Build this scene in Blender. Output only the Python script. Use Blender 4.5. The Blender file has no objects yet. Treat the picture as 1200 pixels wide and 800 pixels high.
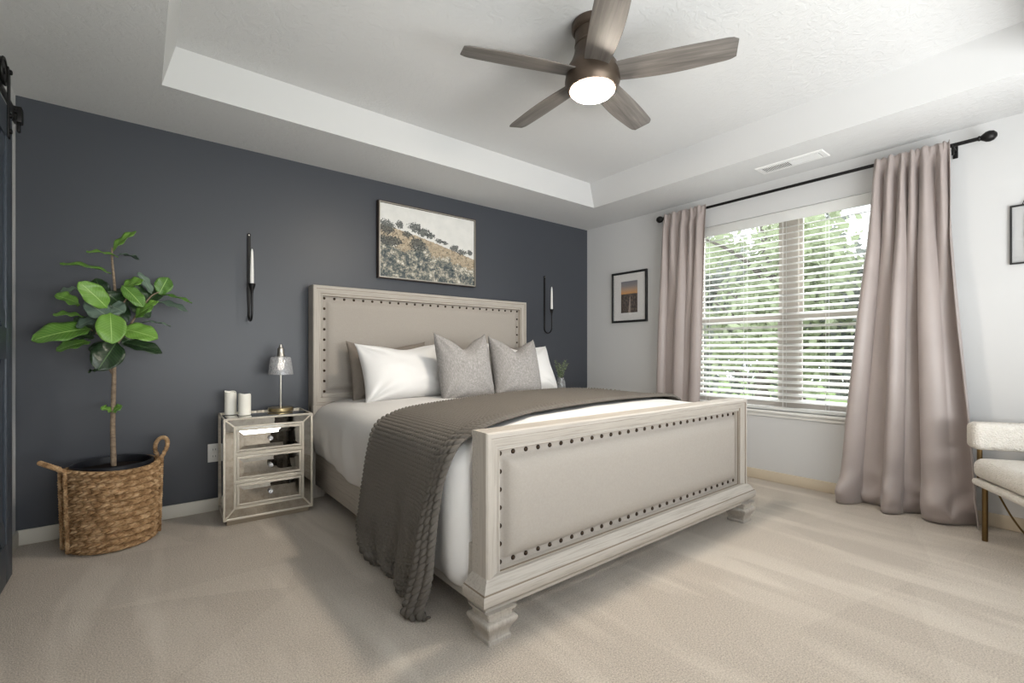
import bpy, bmesh, math, random
import numpy as np
from mathutils import Vector, Matrix

random.seed(7)
rng = np.random.default_rng(7)
S = bpy.context.scene
COL = S.collection
PI = math.pi

# ------------------------------------------------------------------ camera
cam_d = bpy.data.cameras.new('camera')
cam_d.sensor_fit = 'HORIZONTAL'
cam_d.sensor_width = 36.0
cam_d.lens = 548.1 / 1200 * 36
cam_d.shift_y = 11.84 / 1200
cam_d.clip_start = 0.02
cam = bpy.data.objects.new('camera', cam_d)
COL.objects.link(cam)
cam.location = (-4.0172, -3.6555, 1.0524)
cam.rotation_euler = (PI / 2, 0, -0.67319)
S.camera = cam

# ------------------------------------------------------------------ sky, daylight, exposure
S.view_settings.view_transform = 'Standard'
S.view_settings.look = 'None'
S.view_settings.gamma = 1
S.view_settings.use_curve_mapping = False
S.view_settings.exposure = 0.5
SKY_STRENGTH = 2.2
FAN_STRENGTH = 175.0
W = bpy.data.worlds.new('sky')
S.world = W
W.use_nodes = True
wn = W.node_tree
wn.nodes.clear()
wo = wn.nodes.new('ShaderNodeOutputWorld')
wb = wn.nodes.new('ShaderNodeBackground')
wb.inputs['Color'].default_value = (0.93, 0.965, 1.0, 1)
wb.inputs['Strength'].default_value = SKY_STRENGTH
wn.links.new(wb.outputs[0], wo.inputs[0])


def area_light(name, loc, target, sx, sy, power, color=(1, 1, 1)):
    d = bpy.data.lights.new(name, 'AREA')
    d.shape = 'RECTANGLE'
    d.size = sx
    d.size_y = sy
    d.energy = power
    d.color = color
    o = bpy.data.objects.new(name, d)
    COL.objects.link(o)
    o.location = loc
    o.rotation_euler = (Vector(target) - Vector(loc)).to_track_quat('-Z', 'Y').to_euler()
    return o


# daylight from the sky above the side window; rear lamp is added fill light
area_light('daylight_side_window', (1.5, -2.1, 3.4), (-1.2, -2.1, 0.4), 2.6, 2.2, 260, (0.98, 0.99, 1.0))
area_light('fill_light_rear', (-2.9, -5.9, 0.0), (-2.8, -0.6, 2.0), 4.2, 2.6, 310, (1.0, 0.99, 0.97))


# ------------------------------------------------------------------ material helpers
def srgb(*c):
    return tuple(((x / 255) / 12.92 if x / 255 <= 0.04045 else ((x / 255 + 0.055) / 1.055) ** 2.4) for x in c)


class NT:
    def __init__(s, name):
        s.m = bpy.data.materials.new(name)
        s.m.use_nodes = True
        s.t = s.m.node_tree
        s.t.nodes.clear()
        s.out = s.t.nodes.new('ShaderNodeOutputMaterial')
        s.bsdf = s.t.nodes.new('ShaderNodeBsdfPrincipled')
        s.t.links.new(s.bsdf.outputs[0], s.out.inputs[0])

    def n(s, typ, **kw):
        x = s.t.nodes.new(typ)
        for k, v in kw.items():
            setattr(x, k, v)
        return x

    def link(s, a, b):
        s.t.links.new(a, b)

    def set(s, node, inp, val):
        if hasattr(val, 'is_output'):
            s.link(val, node.inputs[inp])
        else:
            if isinstance(val, tuple) and len(val) == 3 and node.inputs[inp].type == 'RGBA':
                val = val + (1,)
            node.inputs[inp].default_value = val

    def math(s, op, a, b=0.0, c=0.0):
        x = s.n('ShaderNodeMath', operation=op)
        s.set(x, 0, a)
        s.set(x, 1, b)
        s.set(x, 2, c)
        return x.outputs[0]

    def coord(s, kind='Object', scale=(1, 1, 1), rot=(0, 0, 0)):
        tc = s.n('ShaderNodeTexCoord')
        mp = s.n('ShaderNodeMapping')
        s.link(tc.outputs[kind], mp.inputs[0])
        mp.inputs['Scale'].default_value = scale
        mp.inputs['Rotation'].default_value = rot
        return mp.outputs[0]

    def noise(s, vec, scale, detail=3, rough=0.5, dist=0.0):
        x = s.n('ShaderNodeTexNoise')
        s.link(vec, x.inputs['Vector'])
        x.inputs['Scale'].default_value = scale
        x.inputs['Detail'].default_value = detail
        x.inputs['Roughness'].default_value = rough
        x.inputs['Distortion'].default_value = dist
        return x.outputs['Fac']

    def voronoi(s, vec, scale, feature='F1'):
        x = s.n('ShaderNodeTexVoronoi', feature=feature)
        s.link(vec, x.inputs['Vector'])
        x.inputs['Scale'].default_value = scale
        return x.outputs['Distance']

    def ramp(s, fac, stops):
        x = s.n('ShaderNodeValToRGB')
        s.set(x, 'Fac', fac)
        el = x.color_ramp.elements
        while len(el) > 1:
            el.remove(el[-1])
        for i, (p, c) in enumerate(stops):
            e = el[0] if i == 0 else el.new(p)
            e.position = p
            e.color = (tuple(c) + (1,))[:4] if not isinstance(c, (int, float)) else (c, c, c, 1)
        return x.outputs['Color']

    def mix(s, fac, a, b):
        x = s.n('ShaderNodeMix', data_type='RGBA')
        s.set(x, 0, fac)
        s.set(x, 6, a)
        s.set(x, 7, b)
        return x.outputs[2]

    def bump(s, h, strength=0.3, dist=0.01, normal=None):
        x = s.n('ShaderNodeBump')
        s.link(h, x.inputs['Height'])
        x.inputs['Strength'].default_value = strength
        x.inputs['Distance'].default_value = dist
        if normal is not None:
            s.link(normal, x.inputs['Normal'])
        s.link(x.outputs[0], s.bsdf.inputs['Normal'])
        return x.outputs[0]

    def base(s, color, rough=0.5, metal=0.0, spec=None, sheen=None):
        s.set(s.bsdf, 'Base Color', color)
        s.set(s.bsdf, 'Roughness', rough)
        s.set(s.bsdf, 'Metallic', metal)
        if spec is not None:
            s.set(s.bsdf, 'Specular IOR Level', spec)
        if sheen:
            s.set(s.bsdf, 'Sheen Weight', sheen)
        return s


def plain(name, color, rough=0.5, metal=0.0, spec=None, var=0.06, nscale=12.0):
    m = NT(name)
    f = m.noise(m.coord('Object'), nscale, 3)
    dark = tuple(c * (1 - var) for c in color)
    light = tuple(min(1, c * (1 + var)) for c in color)
    m.base(m.mix(f, dark, light), rough, metal, spec)
    return m.m


def fabric(name, color, rough=0.9, weave=900.0, strength=0.25, var=0.12, vscale=60.0, sheen=0.0, fine=True):
    m = NT(name)
    v = m.coord('Object')
    f = m.noise(v, vscale, 4, 0.6)
    dark = tuple(c * (1 - var) for c in color)
    light = tuple(min(1, c * (1 + var)) for c in color)
    m.base(m.mix(f, dark, light), rough, 0, 0.2, sheen)
    m.bump(m.noise(v, weave, 2), strength, 0.002)
    return m.m


def paint(name, color, rough=0.6, texture=0.0, spec=0.4):
    m = NT(name)
    v = m.coord('Object')
    m.base(color, rough, 0, spec)
    if texture:
        a = m.noise(v, 16, 4, 0.6, 1.2)
        b = m.noise(v, 55, 3, 0.6)
        h = m.math('ADD', m.ramp(a, [(0.45, 0.0), (0.55, 1.0)]), m.math('MULTIPLY', b, 0.6))
        m.bump(h, texture, 0.006)
    else:
        m.bump(m.noise(v, 180, 3), 0.06, 0.002)
    return m.m


def wood_wash(name, c1, c2, axis=0, rough=0.55):
    """white-washed wood with streaky grain along one axis"""
    m = NT(name)
    sc = [70, 70, 70]
    sc[axis] = 3.0
    v = m.coord('Object', tuple(sc))
    g = m.noise(v, 1.6, 6, 0.65, 0.3)
    sc2 = [180, 180, 180]
    sc2[axis] = 7
    g2 = m.noise(m.coord('Object', tuple(sc2)), 1.0, 4, 0.6)
    f = m.math('MULTIPLY_ADD', g2, 0.45, m.math('MULTIPLY', g, 0.55))
    m.base(m.ramp(f, [(0.30, c2), (0.50, c1), (0.7, tuple(min(1, c * 1.1) for c in c1))]), rough, 0, 0.35)
    m.bump(f, 0.15, 0.002)
    return m.m


M = {}
M['charcoal_paint'] = paint('charcoal_paint', srgb(64, 67, 74), 0.42, 0, 0.5)
M['white_paint'] = paint('white_paint', srgb(205, 205, 205), 0.7)
M['ceiling_texture'] = paint('ceiling_texture', srgb(208, 208, 208), 0.9, 0.2, 0.2)
M['ceiling_smooth'] = paint('ceiling_smooth', srgb(202, 202, 202), 0.85, 0, 0.2)
M['trim_paint'] = paint('trim_paint', srgb(212, 207, 196), 0.5)
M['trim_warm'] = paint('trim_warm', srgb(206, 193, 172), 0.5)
M['frame_white'] = paint('frame_white', srgb(225, 224, 220), 0.45)
M['vinyl_taupe'] = paint('vinyl_taupe', srgb(196, 188, 180), 0.5)

# carpet: cut pile with vacuum-brushed lanes
m = NT('carpet_pile')
v = m.coord('Object')
pile = m.noise(v, 240, 3, 0.7)
pile2 = m.noise(v, 170, 4, 0.75)
wob = m.n('ShaderNodeMixRGB')
lane = None
for (scl, rot_, w_) in (((0.75, 2.3, 1), 0.95, 0.6), ((2.6, 0.8, 1), 0.35, 0.4)):
    vo = m.n('ShaderNodeTexVoronoi', feature='F1')
    va = m.n('ShaderNodeVectorMath', operation='MULTIPLY_ADD')
    nz_ = m.n('ShaderNodeTexNoise')
    m.link(v, nz_.inputs['Vector'])
    nz_.inputs['Scale'].default_value = 2.2
    nz_.inputs['Detail'].default_value = 4
    m.link(nz_.outputs['Color'], va.inputs[0])
    va.inputs[1].default_value = (0.16, 0.16, 0)
    m.link(m.coord('Object', scl, (0, 0, rot_)), va.inputs[2])
    m.link(va.outputs[0], vo.inputs['Vector'])
    vo.inputs['Scale'].default_value = 1.0
    sc_ = m.n('ShaderNodeSeparateColor')
    m.link(vo.outputs['Color'], sc_.inputs[0])
    q_ = m.math('MULTIPLY', sc_.outputs[0], w_)
    lane = q_ if lane is None else m.math('ADD', lane, q_)
m.t.nodes.remove(wob)
str1 = m.ramp(m.noise(m.coord('Object', (5.0, 0.8, 1), (0, 0, 0.62)), 1.0, 2, 0.5, 0.3), [(0.52, 0.0), (0.60, 1.0)])
str2 = m.ramp(m.noise(m.coord('Object', (4.0, 0.9, 1), (0, 0, -0.15)), 1.2, 2, 0.5, 0.3), [(0.54, 0.0), (0.62, 1.0)])
lanes = m.math('ADD', m.math('MULTIPLY', lane, 0.42), m.math('ADD', m.math('MULTIPLY', str1, 0.34), m.math('MULTIPLY', str2, 0.22)))
f = m.math('ADD', m.math('MULTIPLY', pile, 0.5), m.math('MULTIPLY', m.ramp(pile2, [(0.36, 0.12), (0.64, 0.88)]), 0.5))
f = m.math('ADD', f, m.math('MULTIPLY_ADD', lanes, 0.28, 0.04))
m.base(m.ramp(f, [(0.33, srgb(154, 143, 130)), (0.62, srgb(204, 192, 178)), (0.98, srgb(236, 227, 214))]), 1.0, 0, 0.05, 0.25)
m.bump(m.math('ADD', pile, pile2), 0.8, 0.008)
M['carpet'] = m.m

WASH1, WASH2 = srgb(178, 171, 162), srgb(150, 142, 132)
M['wash_x'] = wood_wash('whitewashed_wood_lengthwise', WASH1, WASH2, 0)
M['wash_y'] = wood_wash('whitewashed_wood_crosswise', WASH1, WASH2, 1)
M['wash_z'] = wood_wash('whitewashed_wood_upright', WASH1, WASH2, 2)
M['glaze'] = plain('antique_glaze', srgb(122, 108, 92), 0.6)
M['linen'] = fabric('beige_linen', srgb(166, 159, 151), 0.9, 700, 0.35, 0.10, 120)
M['nail'] = plain('bronze_nail', srgb(62, 50, 40), 0.35, 0.85)
M['white_cotton'] = fabric('white_cotton', srgb(222, 220, 218), 0.9, 500, 0.15, 0.02, 25)
M['pillow_cotton'] = fabric('pillow_cotton', srgb(226, 225, 224), 0.9, 500, 0.12, 0.02, 25)
M['grey_sham'] = fabric('grey_sham', srgb(142, 136, 131), 0.9, 500, 0.3, 0.12, 80)
M['taupe_sham'] = fabric('taupe_sham', srgb(140, 131, 122), 0.9, 500, 0.3, 0.12, 80)

m = NT('slub_grey_cloth')
v = m.coord('Object', (60, 420, 60))
v2 = m.coord('Object', (420, 60, 60))
f = m.math('ADD', m.math('MULTIPLY', m.noise(v, 1, 3, 0.7), 0.5), m.math('MULTIPLY', m.noise(v2, 1, 3, 0.7), 0.5))
m.base(m.ramp(f, [(0.3, srgb(112, 109, 108)), (0.5, srgb(148, 145, 143)), (0.7, srgb(180, 177, 175))]), 0.95, 0, 0.15)
m.bump(f, 0.5, 0.003)
M['slub_grey'] = m.m

M['throw_yarn'] = fabric('throw_yarn', srgb(103, 98, 92), 0.95, 500, 0.5, 0.2, 200)
M['throw_edge'] = fabric('throw_edge', srgb(108, 101, 93), 0.95, 500, 0.5, 0.2, 200)

m = NT('satin_curtain')
v = m.coord('Object', (1, 1, 1))
f = m.noise(v, 5, 3)
m.base(m.mix(f, srgb(162, 151, 147), srgb(180, 168, 164)), 0.42, 0, 0.55, 0.3)
m.bump(m.noise(m.coord('Object', (500, 500, 60)), 1, 2), 0.1, 0.001)
tr = m.n('ShaderNodeBsdfTranslucent')
tr.inputs['Color'].default_value = srgb(190, 176, 168) + (1,)
mx = m.n('ShaderNodeMixShader')
mx.inputs[0].default_value = 0.16
m.link(m.bsdf.outputs[0], mx.inputs[1])
m.link(tr.outputs[0], mx.inputs[2])
m.link(mx.outputs[0], m.out.inputs[0])
M['satin'] = m.m

M['black_metal'] = plain('black_metal', srgb(30, 29, 29), 0.45, 0.6)
M['black_frame'] = plain('black_frame', srgb(24, 24, 25), 0.4)
M['candle_wax'] = plain('candle_wax', srgb(250, 246, 236), 0.55)
M['taper_wax'] = plain('taper_wax', srgb(242, 240, 236), 0.5)
M['brass'] = plain('brushed_brass', srgb(196, 178, 138), 0.28, 1.0)
M['aged_brass'] = plain('aged_brass', srgb(120, 98, 66), 0.35, 1.0)
M['nickel'] = plain('satin_nickel', srgb(196, 190, 180), 0.3, 1.0)
M['silver_bead'] = None
m = NT('champagne_silver')
v = m.coord('Object')
m.base(srgb(226, 219, 206), 0.35, 0.6)
m.bump(m.voronoi(v, 160), 0.9, 0.004)
M['silver_bead'] = m.m
m = NT('antiqued_mirror')
v = m.coord('Object')
f = m.noise(v, 30, 5, 0.7)
m.base(m.ramp(f, [(0.3, srgb(196, 192, 184)), (0.55, srgb(222, 220, 215))]), m.math('MULTIPLY_ADD', f, 0.02, 0.0), 1.0)
M['mirror'] = m.m
M['plinth'] = plain('champagne_plinth', srgb(164, 152, 134), 0.4, 0.5)
m = NT('crystal')
m.base(srgb(245, 245, 248), 0.03, 0.0)
m.set(m.bsdf, 'Transmission Weight', 0.7)
m.set(m.bsdf, 'Specular IOR Level', 0.9)
M['crystal'] = m.m

def thin_glass(name, tint, refl=0.08, rough=0.02, body=0.0):
    m = NT(name)
    tp = m.n('ShaderNodeBsdfTransparent')
    tp.inputs[0].default_value = tint + (1,)
    gl = m.n('ShaderNodeBsdfGlossy')
    gl.inputs['Roughness'].default_value = rough
    mx = m.n('ShaderNodeMixShader')
    mx.inputs[0].default_value = refl
    m.link(tp.outputs[0], mx.inputs[1])
    m.link(gl.outputs[0], mx.inputs[2])
    last = mx.outputs[0]
    if body:
        df = m.n('ShaderNodeBsdfDiffuse')
        f = m.noise(m.coord('Object', (1, 1, 1)), 160, 2, 0.6)
        df.inputs[0].default_value = srgb(212, 213, 215) + (1,)
        m2 = m.n('ShaderNodeMixShader')
        m.link(m.math('MULTIPLY', f, body * 2), m2.inputs[0])
        m.link(last, m2.inputs[1])
        m.link(df.outputs[0], m2.inputs[2])
        last = m2.outputs[0]
    m.link(last, m.out.inputs[0])
    return m.m


M['pane'] = thin_glass('window_pane_glass', (0.97, 0.98, 0.98), 0.05)
M['picture_glass'] = thin_glass('picture_glass', (0.97, 0.97, 0.97), 0.05)
M['shade_glass'] = thin_glass('crackled_shade_glass', (0.88, 0.885, 0.9), 0.12, 0.08, 0.3)
M['vase_glass'] = thin_glass('vase_glass', (0.75, 0.77, 0.78), 0.1, 0.05, 0.25)

m = NT('blind_slat_white')
m.base(srgb(236, 236, 234), 0.5)
tr = m.n('ShaderNodeBsdfTranslucent')
tr.inputs['Color'].default_value = (0.85, 0.85, 0.84, 1)
mx = m.n('ShaderNodeMixShader')
mx.inputs[0].default_value = 0.25
m.link(m.bsdf.outputs[0], mx.inputs[1])
m.link(tr.outputs[0], mx.inputs[2])
m.link(mx.outputs[0], m.out.inputs[0])
M['slat'] = m.m

# woven seagrass
m = NT('seagrass_weave')
v = m.coord('Object')
f = m.noise(v, 26, 3, 0.6)
m.base(m.ramp(f, [(0.3, srgb(122, 92, 60)), (0.5, srgb(172, 138, 100)), (0.72, srgb(214, 184, 146))]), 0.75, 0, 0.3)
m.bump(m.noise(m.coord('Object', (300, 300, 300)), 1, 3), 0.5, 0.003)
M['seagrass'] = m.m
M['pot_black'] = plain('black_nursery_pot', srgb(26, 28, 34), 0.4)
M['soil'] = plain('potting_soil', srgb(38, 33, 30), 0.95, 0, 0.1, 0.4, 60)

m = NT('tree_bark')
v = m.coord('Object', (30, 30, 60))
f = m.noise(v, 1, 4, 0.7)
m.base(m.ramp(f, [(0.3, srgb(110, 92, 76)), (0.7, srgb(160, 142, 120))]), 0.85)
m.bump(f, 0.5, 0.004)
M['bark'] = m.m


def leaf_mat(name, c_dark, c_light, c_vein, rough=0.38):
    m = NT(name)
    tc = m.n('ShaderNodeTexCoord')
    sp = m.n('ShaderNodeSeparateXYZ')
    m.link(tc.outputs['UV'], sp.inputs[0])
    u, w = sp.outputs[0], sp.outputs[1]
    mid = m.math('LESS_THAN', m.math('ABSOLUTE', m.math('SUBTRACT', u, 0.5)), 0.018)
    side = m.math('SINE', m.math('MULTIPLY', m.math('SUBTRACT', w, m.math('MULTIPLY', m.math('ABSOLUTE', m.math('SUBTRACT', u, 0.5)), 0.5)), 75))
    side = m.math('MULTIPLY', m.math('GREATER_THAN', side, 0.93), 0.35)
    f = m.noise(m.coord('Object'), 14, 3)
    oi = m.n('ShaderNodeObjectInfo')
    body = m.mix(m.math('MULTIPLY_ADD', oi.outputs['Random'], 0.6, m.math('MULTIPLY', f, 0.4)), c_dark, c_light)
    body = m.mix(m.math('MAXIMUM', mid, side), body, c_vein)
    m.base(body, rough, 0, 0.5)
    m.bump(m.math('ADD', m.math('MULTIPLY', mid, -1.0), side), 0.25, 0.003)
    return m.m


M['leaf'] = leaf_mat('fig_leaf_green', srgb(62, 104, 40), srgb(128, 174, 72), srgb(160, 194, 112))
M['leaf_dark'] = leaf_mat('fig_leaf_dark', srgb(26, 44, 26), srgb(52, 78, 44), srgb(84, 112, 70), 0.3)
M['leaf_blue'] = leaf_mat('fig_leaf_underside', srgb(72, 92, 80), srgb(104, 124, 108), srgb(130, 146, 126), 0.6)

m = NT('fan_blade_wood')
sc = m.coord('Object', (2.0, 34, 34))
f = m.noise(sc, 1.3, 5, 0.65, 0.4)
m.base(m.ramp(f, [(0.3, srgb(80, 76, 73)), (0.55, srgb(106, 101, 97)), (0.75, srgb(130, 124, 119))]), 0.5)
m.bump(f, 0.1, 0.002)
M['blade'] = m.m
M['bronze'] = plain('oil_rubbed_bronze', srgb(88, 76, 66), 0.42, 0.7)
m = NT('lamp_diffuser')
m.base((1, 1, 1), 0.5)
m.set(m.bsdf, 'Emission Color', (1.0, 0.89, 0.75))
m.set(m.bsdf, 'Emission Strength', FAN_STRENGTH)
M['diffuser'] = m.m
m = NT('filament_bulb')
m.base((1, 1, 1), 0.3)
m.set(m.bsdf, 'Emission Color', (1.0, 0.9, 0.75))
m.set(m.bsdf, 'Emission Strength', 1.2)
M['bulb'] = m.m

M['door_paint'] = paint('barn_door_paint', srgb(64, 71, 80), 0.45)
M['boucle'] = None
m = NT('boucle_wool')
v = m.coord('Object')
h = m.voronoi(v, 130)
h2 = m.noise(v, 260, 3)
m.base(m.mix(m.noise(v, 40, 3), srgb(214, 208, 198), srgb(234, 230, 224)), 1.0, 0, 0.1)
m.bump(m.math('ADD', m.math('MULTIPLY', h, -1.0), m.math('MULTIPLY', h2, 0.4)), 0.8, 0.006)
M['boucle'] = m.m
M['plastic_white'] = plain('outlet_plastic', srgb(232, 230, 225), 0.35, 0, 0.5, 0.02)
M['slot_dark'] = plain('dark_slot', srgb(40, 40, 42), 0.6)
M['vent_white'] = plain('vent_enamel', srgb(228, 228, 227), 0.4, 0, 0.5, 0.02)
M['mat_board'] = plain('mat_board', srgb(236, 234, 232), 0.9, 0, 0.2, 0.02)

# ------------------------------------------------------------------ mesh helpers
def finish(bm, angle=38):
    bm.normal_update()
    a = math.radians(angle)
    for f in bm.faces:
        f.smooth = True
    for e in bm.edges:
        if len(e.link_faces) == 2:
            e.smooth = e.calc_face_angle(0) < a
        else:
            e.smooth = True


def obj(name, bm, mats, parent=None, loc=None, angle=38, recalc=True):
    if recalc:
        bmesh.ops.recalc_face_normals(bm, faces=bm.faces)
    finish(bm, angle)
    me = bpy.data.meshes.new(name)
    bm.to_mesh(me)
    bm.free()
    if not isinstance(mats, (list, tuple)):
        mats = [mats]
    for x in mats:
        me.materials.append(x)
    o = bpy.data.objects.new(name, me)
    COL.objects.link(o)
    if parent is not None:
        o.parent = parent
    if loc is not None:
        o.location = loc
    return o


def tag(o, label, cat, group=None):
    o['label'] = label
    o['category'] = cat
    if group:
        o['group'] = group
    return o


def thing(name, label, cat, loc=(0, 0, 0), rotz=0.0, group=None):
    o = bpy.data.objects.new(name, None)
    COL.objects.link(o)
    o.empty_display_size = 0.1
    o.location = loc
    o.rotation_euler = (0, 0, rotz)
    return tag(o, label, cat, group)


def struct(name, bm, mats, parent=None, **k):
    o = obj(name, bm, mats, parent, **k)
    if parent is None:
        o['kind'] = 'structure'
    return o


def new():
    return bmesh.new()


def box(bm, x0, x1, y0, y1, z0, z1, bevel=0.0, mi=0, seg=2):
    r = bmesh.ops.create_cube(bm, size=1.0)
    vs = r['verts']
    for vv in vs:
        vv.co = Vector(((x0 + x1) / 2 + vv.co.x * (x1 - x0), (y0 + y1) / 2 + vv.co.y * (y1 - y0), (z0 + z1) / 2 + vv.co.z * (z1 - z0)))
    fs = set(f for vv in vs for f in vv.link_faces)
    for f in fs:
        f.material_index = mi
    if bevel:
        es = list(set(e for vv in vs for e in vv.link_edges))
        r2 = bmesh.ops.bevel(bm, geom=es, offset=bevel, segments=seg, affect='EDGES', profile=0.5)
        for f in r2['faces']:
            f.material_index = mi
    return vs


def ring_faces(bm, rings, close_ring=True, mi=0, mis=None, cap0=False, cap1=False, close_path=False):
    n = len(rings[0])
    m_ = len(rings)
    for i in range(m_ if close_path else m_ - 1):
        a, b = rings[i], rings[(i + 1) % m_]
        for j in range(n if close_ring else n - 1):
            k = (j + 1) % n
            try:
                f = bm.faces.new((a[j], a[k], b[k], b[j]))
                f.material_index = mis[j] if mis else mi
            except ValueError:
                pass
    if cap0:
        f = bm.faces.new(rings[0]); f.material_index = mi
    if cap1:
        f = bm.faces.new(rings[-1]); f.material_index = mi


def lathe(bm, prof, c=(0, 0, 0), seg=32, mi=0, axis='z', square=False):
    """prof: list of (r, h)"""
    rings = []
    c = Vector(c)
    for r, h in prof:
        ring = []
        n = 4 if square else seg
        for j in range(n):
            a = 2 * PI * j / n + (PI / 4 if square else 0)
            rr = r * (math.sqrt(2) if square else 1)
            x, y = rr * math.cos(a), rr * math.sin(a)
            p = {'z': (x, y, h), 'x': (h, x, y), 'y': (x, h, y)}[axis]
            ring.append(bm.verts.new(c + Vector(p)))
        rings.append(ring)
    ring_faces(bm, rings, True, mi, None, prof[0][0] > 1e-5, prof[-1][0] > 1e-5)
    bmesh.ops.remove_doubles(bm, verts=[x for rg in (rings[0], rings[-1]) for x in rg], dist=1e-6)


def tube(bm, pts, r, seg=10, mi=0, closed=False, rfun=None, caps=True):
    pts = [Vector(p) for p in pts]
    n = len(pts)
    rings = []
    up = None
    for i, p in enumerate(pts):
        if closed:
            t = pts[(i + 1) % n] - pts[i - 1]
        else:
            t = pts[min(i + 1, n - 1)] - pts[max(i - 1, 0)]
        t.normalize()
        if up is None:
            up = Vector((0, 0, 1)) if abs(t.z) < 0.9 else Vector((1, 0, 0))
        side = t.cross(up)
        side.normalize()
        up = side.cross(t)
        up.normalize()
        rr = rfun(i / (n - 1)) if rfun else r
        rings.append([bm.verts.new(p + rr * (math.cos(2 * PI * j / seg) * side + math.sin(2 * PI * j / seg) * up)) for j in range(seg)])
    ring_faces(bm, rings, True, mi, None, caps and not closed, caps and not closed, closed)


def catmull(pts, n=8, closed=False):
    P = [Vector(p) for p in pts]
    out = []
    m_ = len(P)
    segs = m_ if closed else m_ - 1
    for i in range(segs):
        if closed:
            p0, p1, p2, p3 = P[i - 1], P[i], P[(i + 1) % m_], P[(i + 2) % m_]
        else:
            p0, p1, p2, p3 = P[max(i - 1, 0)], P[i], P[i + 1], P[min(i + 2, m_ - 1)]
        for k in range(n):
            t = k / n
            out.append(0.5 * ((2 * p1) + (p2 - p0) * t + (2 * p0 - 5 * p1 + 4 * p2 - p3) * t * t + (3 * p1 - p0 - 3 * p2 + p3) * t ** 3))
    if not closed:
        out.append(P[-1])
    return out


def frame_sweep(bm, x0, x1, z0, z1, prof, y, sgn=-1, mis=None):
    """mitred picture-frame moulding in the xz plane; prof: (inset, projection) from outer back to inner back"""
    rings = []
    for (d, h) in prof:
        yy = y + sgn * h
        rings.append([bm.verts.new((a, yy, b)) for a, b in ((x0 + d, z0 + d), (x1 - d, z0 + d), (x1 - d, z1 - d), (x0 + d, z1 - d))])
    for i in range(len(rings) - 1):
        for j in range(4):
            k = (j + 1) % 4
            f = bm.faces.new((rings[i][j], rings[i][k], rings[i + 1][k], rings[i + 1][j]))
            f.material_index = mis[i][j % 2] if mis else 0


def grid_obj(name, P, mat, parent=None, uv=None, solid=0.0, offset=-1.0, subsurf=0, extra=None):
    """P: numpy (n, m, 3)"""
    n, m_ = P.shape[:2]
    idx = np.arange(n * m_).reshape(n, m_)
    F = np.stack([idx[:-1, :-1], idx[1:, :-1], idx[1:, 1:], idx[:-1, 1:]], -1).reshape(-1, 4)
    me = bpy.data.meshes.new(name)
    me.vertices.add(n * m_)
    me.vertices.foreach_set('co', P.reshape(-1).astype(np.float32))
    me.loops.add(F.size)
    me.loops.foreach_set('vertex_index', F.reshape(-1).astype(np.int32))
    me.polygons.add(len(F))
    me.polygons.foreach_set('loop_start', (np.arange(len(F)) * 4).astype(np.int32))
    if uv is None:
        a, b = np.meshgrid(np.linspace(0, 1, n), np.linspace(0, 1, m_), indexing='ij')
        uv = np.stack([a, b], -1)
    ul = me.uv_layers.new(name='UVMap')
    ul.data.foreach_set('uv', uv.reshape(-1, 2)[F.reshape(-1)].reshape(-1).astype(np.float32))
    me.update(calc_edges=True)
    me.validate()
    me.polygons.foreach_set('use_smooth', np.ones(len(me.polygons), dtype=bool))
    for mm in (mat if isinstance(mat, (list, tuple)) else [mat]):
        me.materials.append(mm)
    o = bpy.data.objects.new(name, me)
    COL.objects.link(o)
    if parent is not None:
        o.parent = parent
    if solid:
        md = o.modifiers.new('thickness', 'SOLIDIFY')
        md.thickness = solid
        md.offset = offset
    if subsurf:
        md = o.modifiers.new('soft', 'SUBSURF')
        md.levels = subsurf
        md.render_levels = subsurf
    return o


def normals_of(P):
    du = np.gradient(P, axis=0)
    dv = np.gradient(P, axis=1)
    n = np.cross(du, dv)
    n /= np.linalg.norm(n, axis=-1, keepdims=True) + 1e-9
    return n


def smooth(a, b, x):
    t = np.clip((x - a) / (b - a), 0, 1)
    return t * t * (3 - 2 * t)


def wrinkle(X, Y, seed, scale, octaves=3):
    r = np.random.default_rng(seed)
    out = np.zeros_like(X)
    amp = 1.0
    s = scale
    for _ in range(octaves):
        for _k in range(4):
            a = r.uniform(0, 2 * PI)
            ph = r.uniform(0, 2 * PI)
            out += amp * np.sin(s * (np.cos(a) * X + np.sin(a) * Y) + ph + 1.3 * np.sin(s * 0.6 * (np.sin(a) * X - np.cos(a) * Y) + ph * 2))
        amp *= 0.5
        s *= 2.0
    return out / 6


def copy_tree(src, parent=None):
    c = src.copy()
    COL.objects.link(c)
    if parent is not None:
        c.parent = parent
    for ch in list(src.children):
        copy_tree(ch, c)
    return c


# ================================================================== THE ROOM
XL, YF, H, HT = -4.54, -4.2, 2.44, 2.665
bm = new(); box(bm, XL - 0.15, 0.15, YF - 0.15, 0.15, -0.12, 0.0)
struct('floor', bm, M['carpet'])
bm = new(); box(bm, XL - 0.15, 0.15, 0.0, 0.15, 0, 2.9)
struct('wall_back', bm, M['charcoal_paint'])
bm = new(); box(bm, XL - 0.15, XL, YF, 0.0, 0, 2.9)
struct('wall_left', bm, M['white_paint'])
# window wall
WY0, WY1, WZ0, WZ1 = -2.92, -1.27, 0.575, 2.175
bm = new()
box(bm, 0, 0.15, WY1, 0.0, 0, 2.9)
box(bm, 0, 0.15, YF, WY0, 0, 2.9)
box(bm, 0, 0.15, WY0, WY1, 0, WZ0)
box(bm, 0, 0.15, WY0, WY1, WZ1, 2.9)
struct('wall_right', bm, M['white_paint'])
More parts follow.
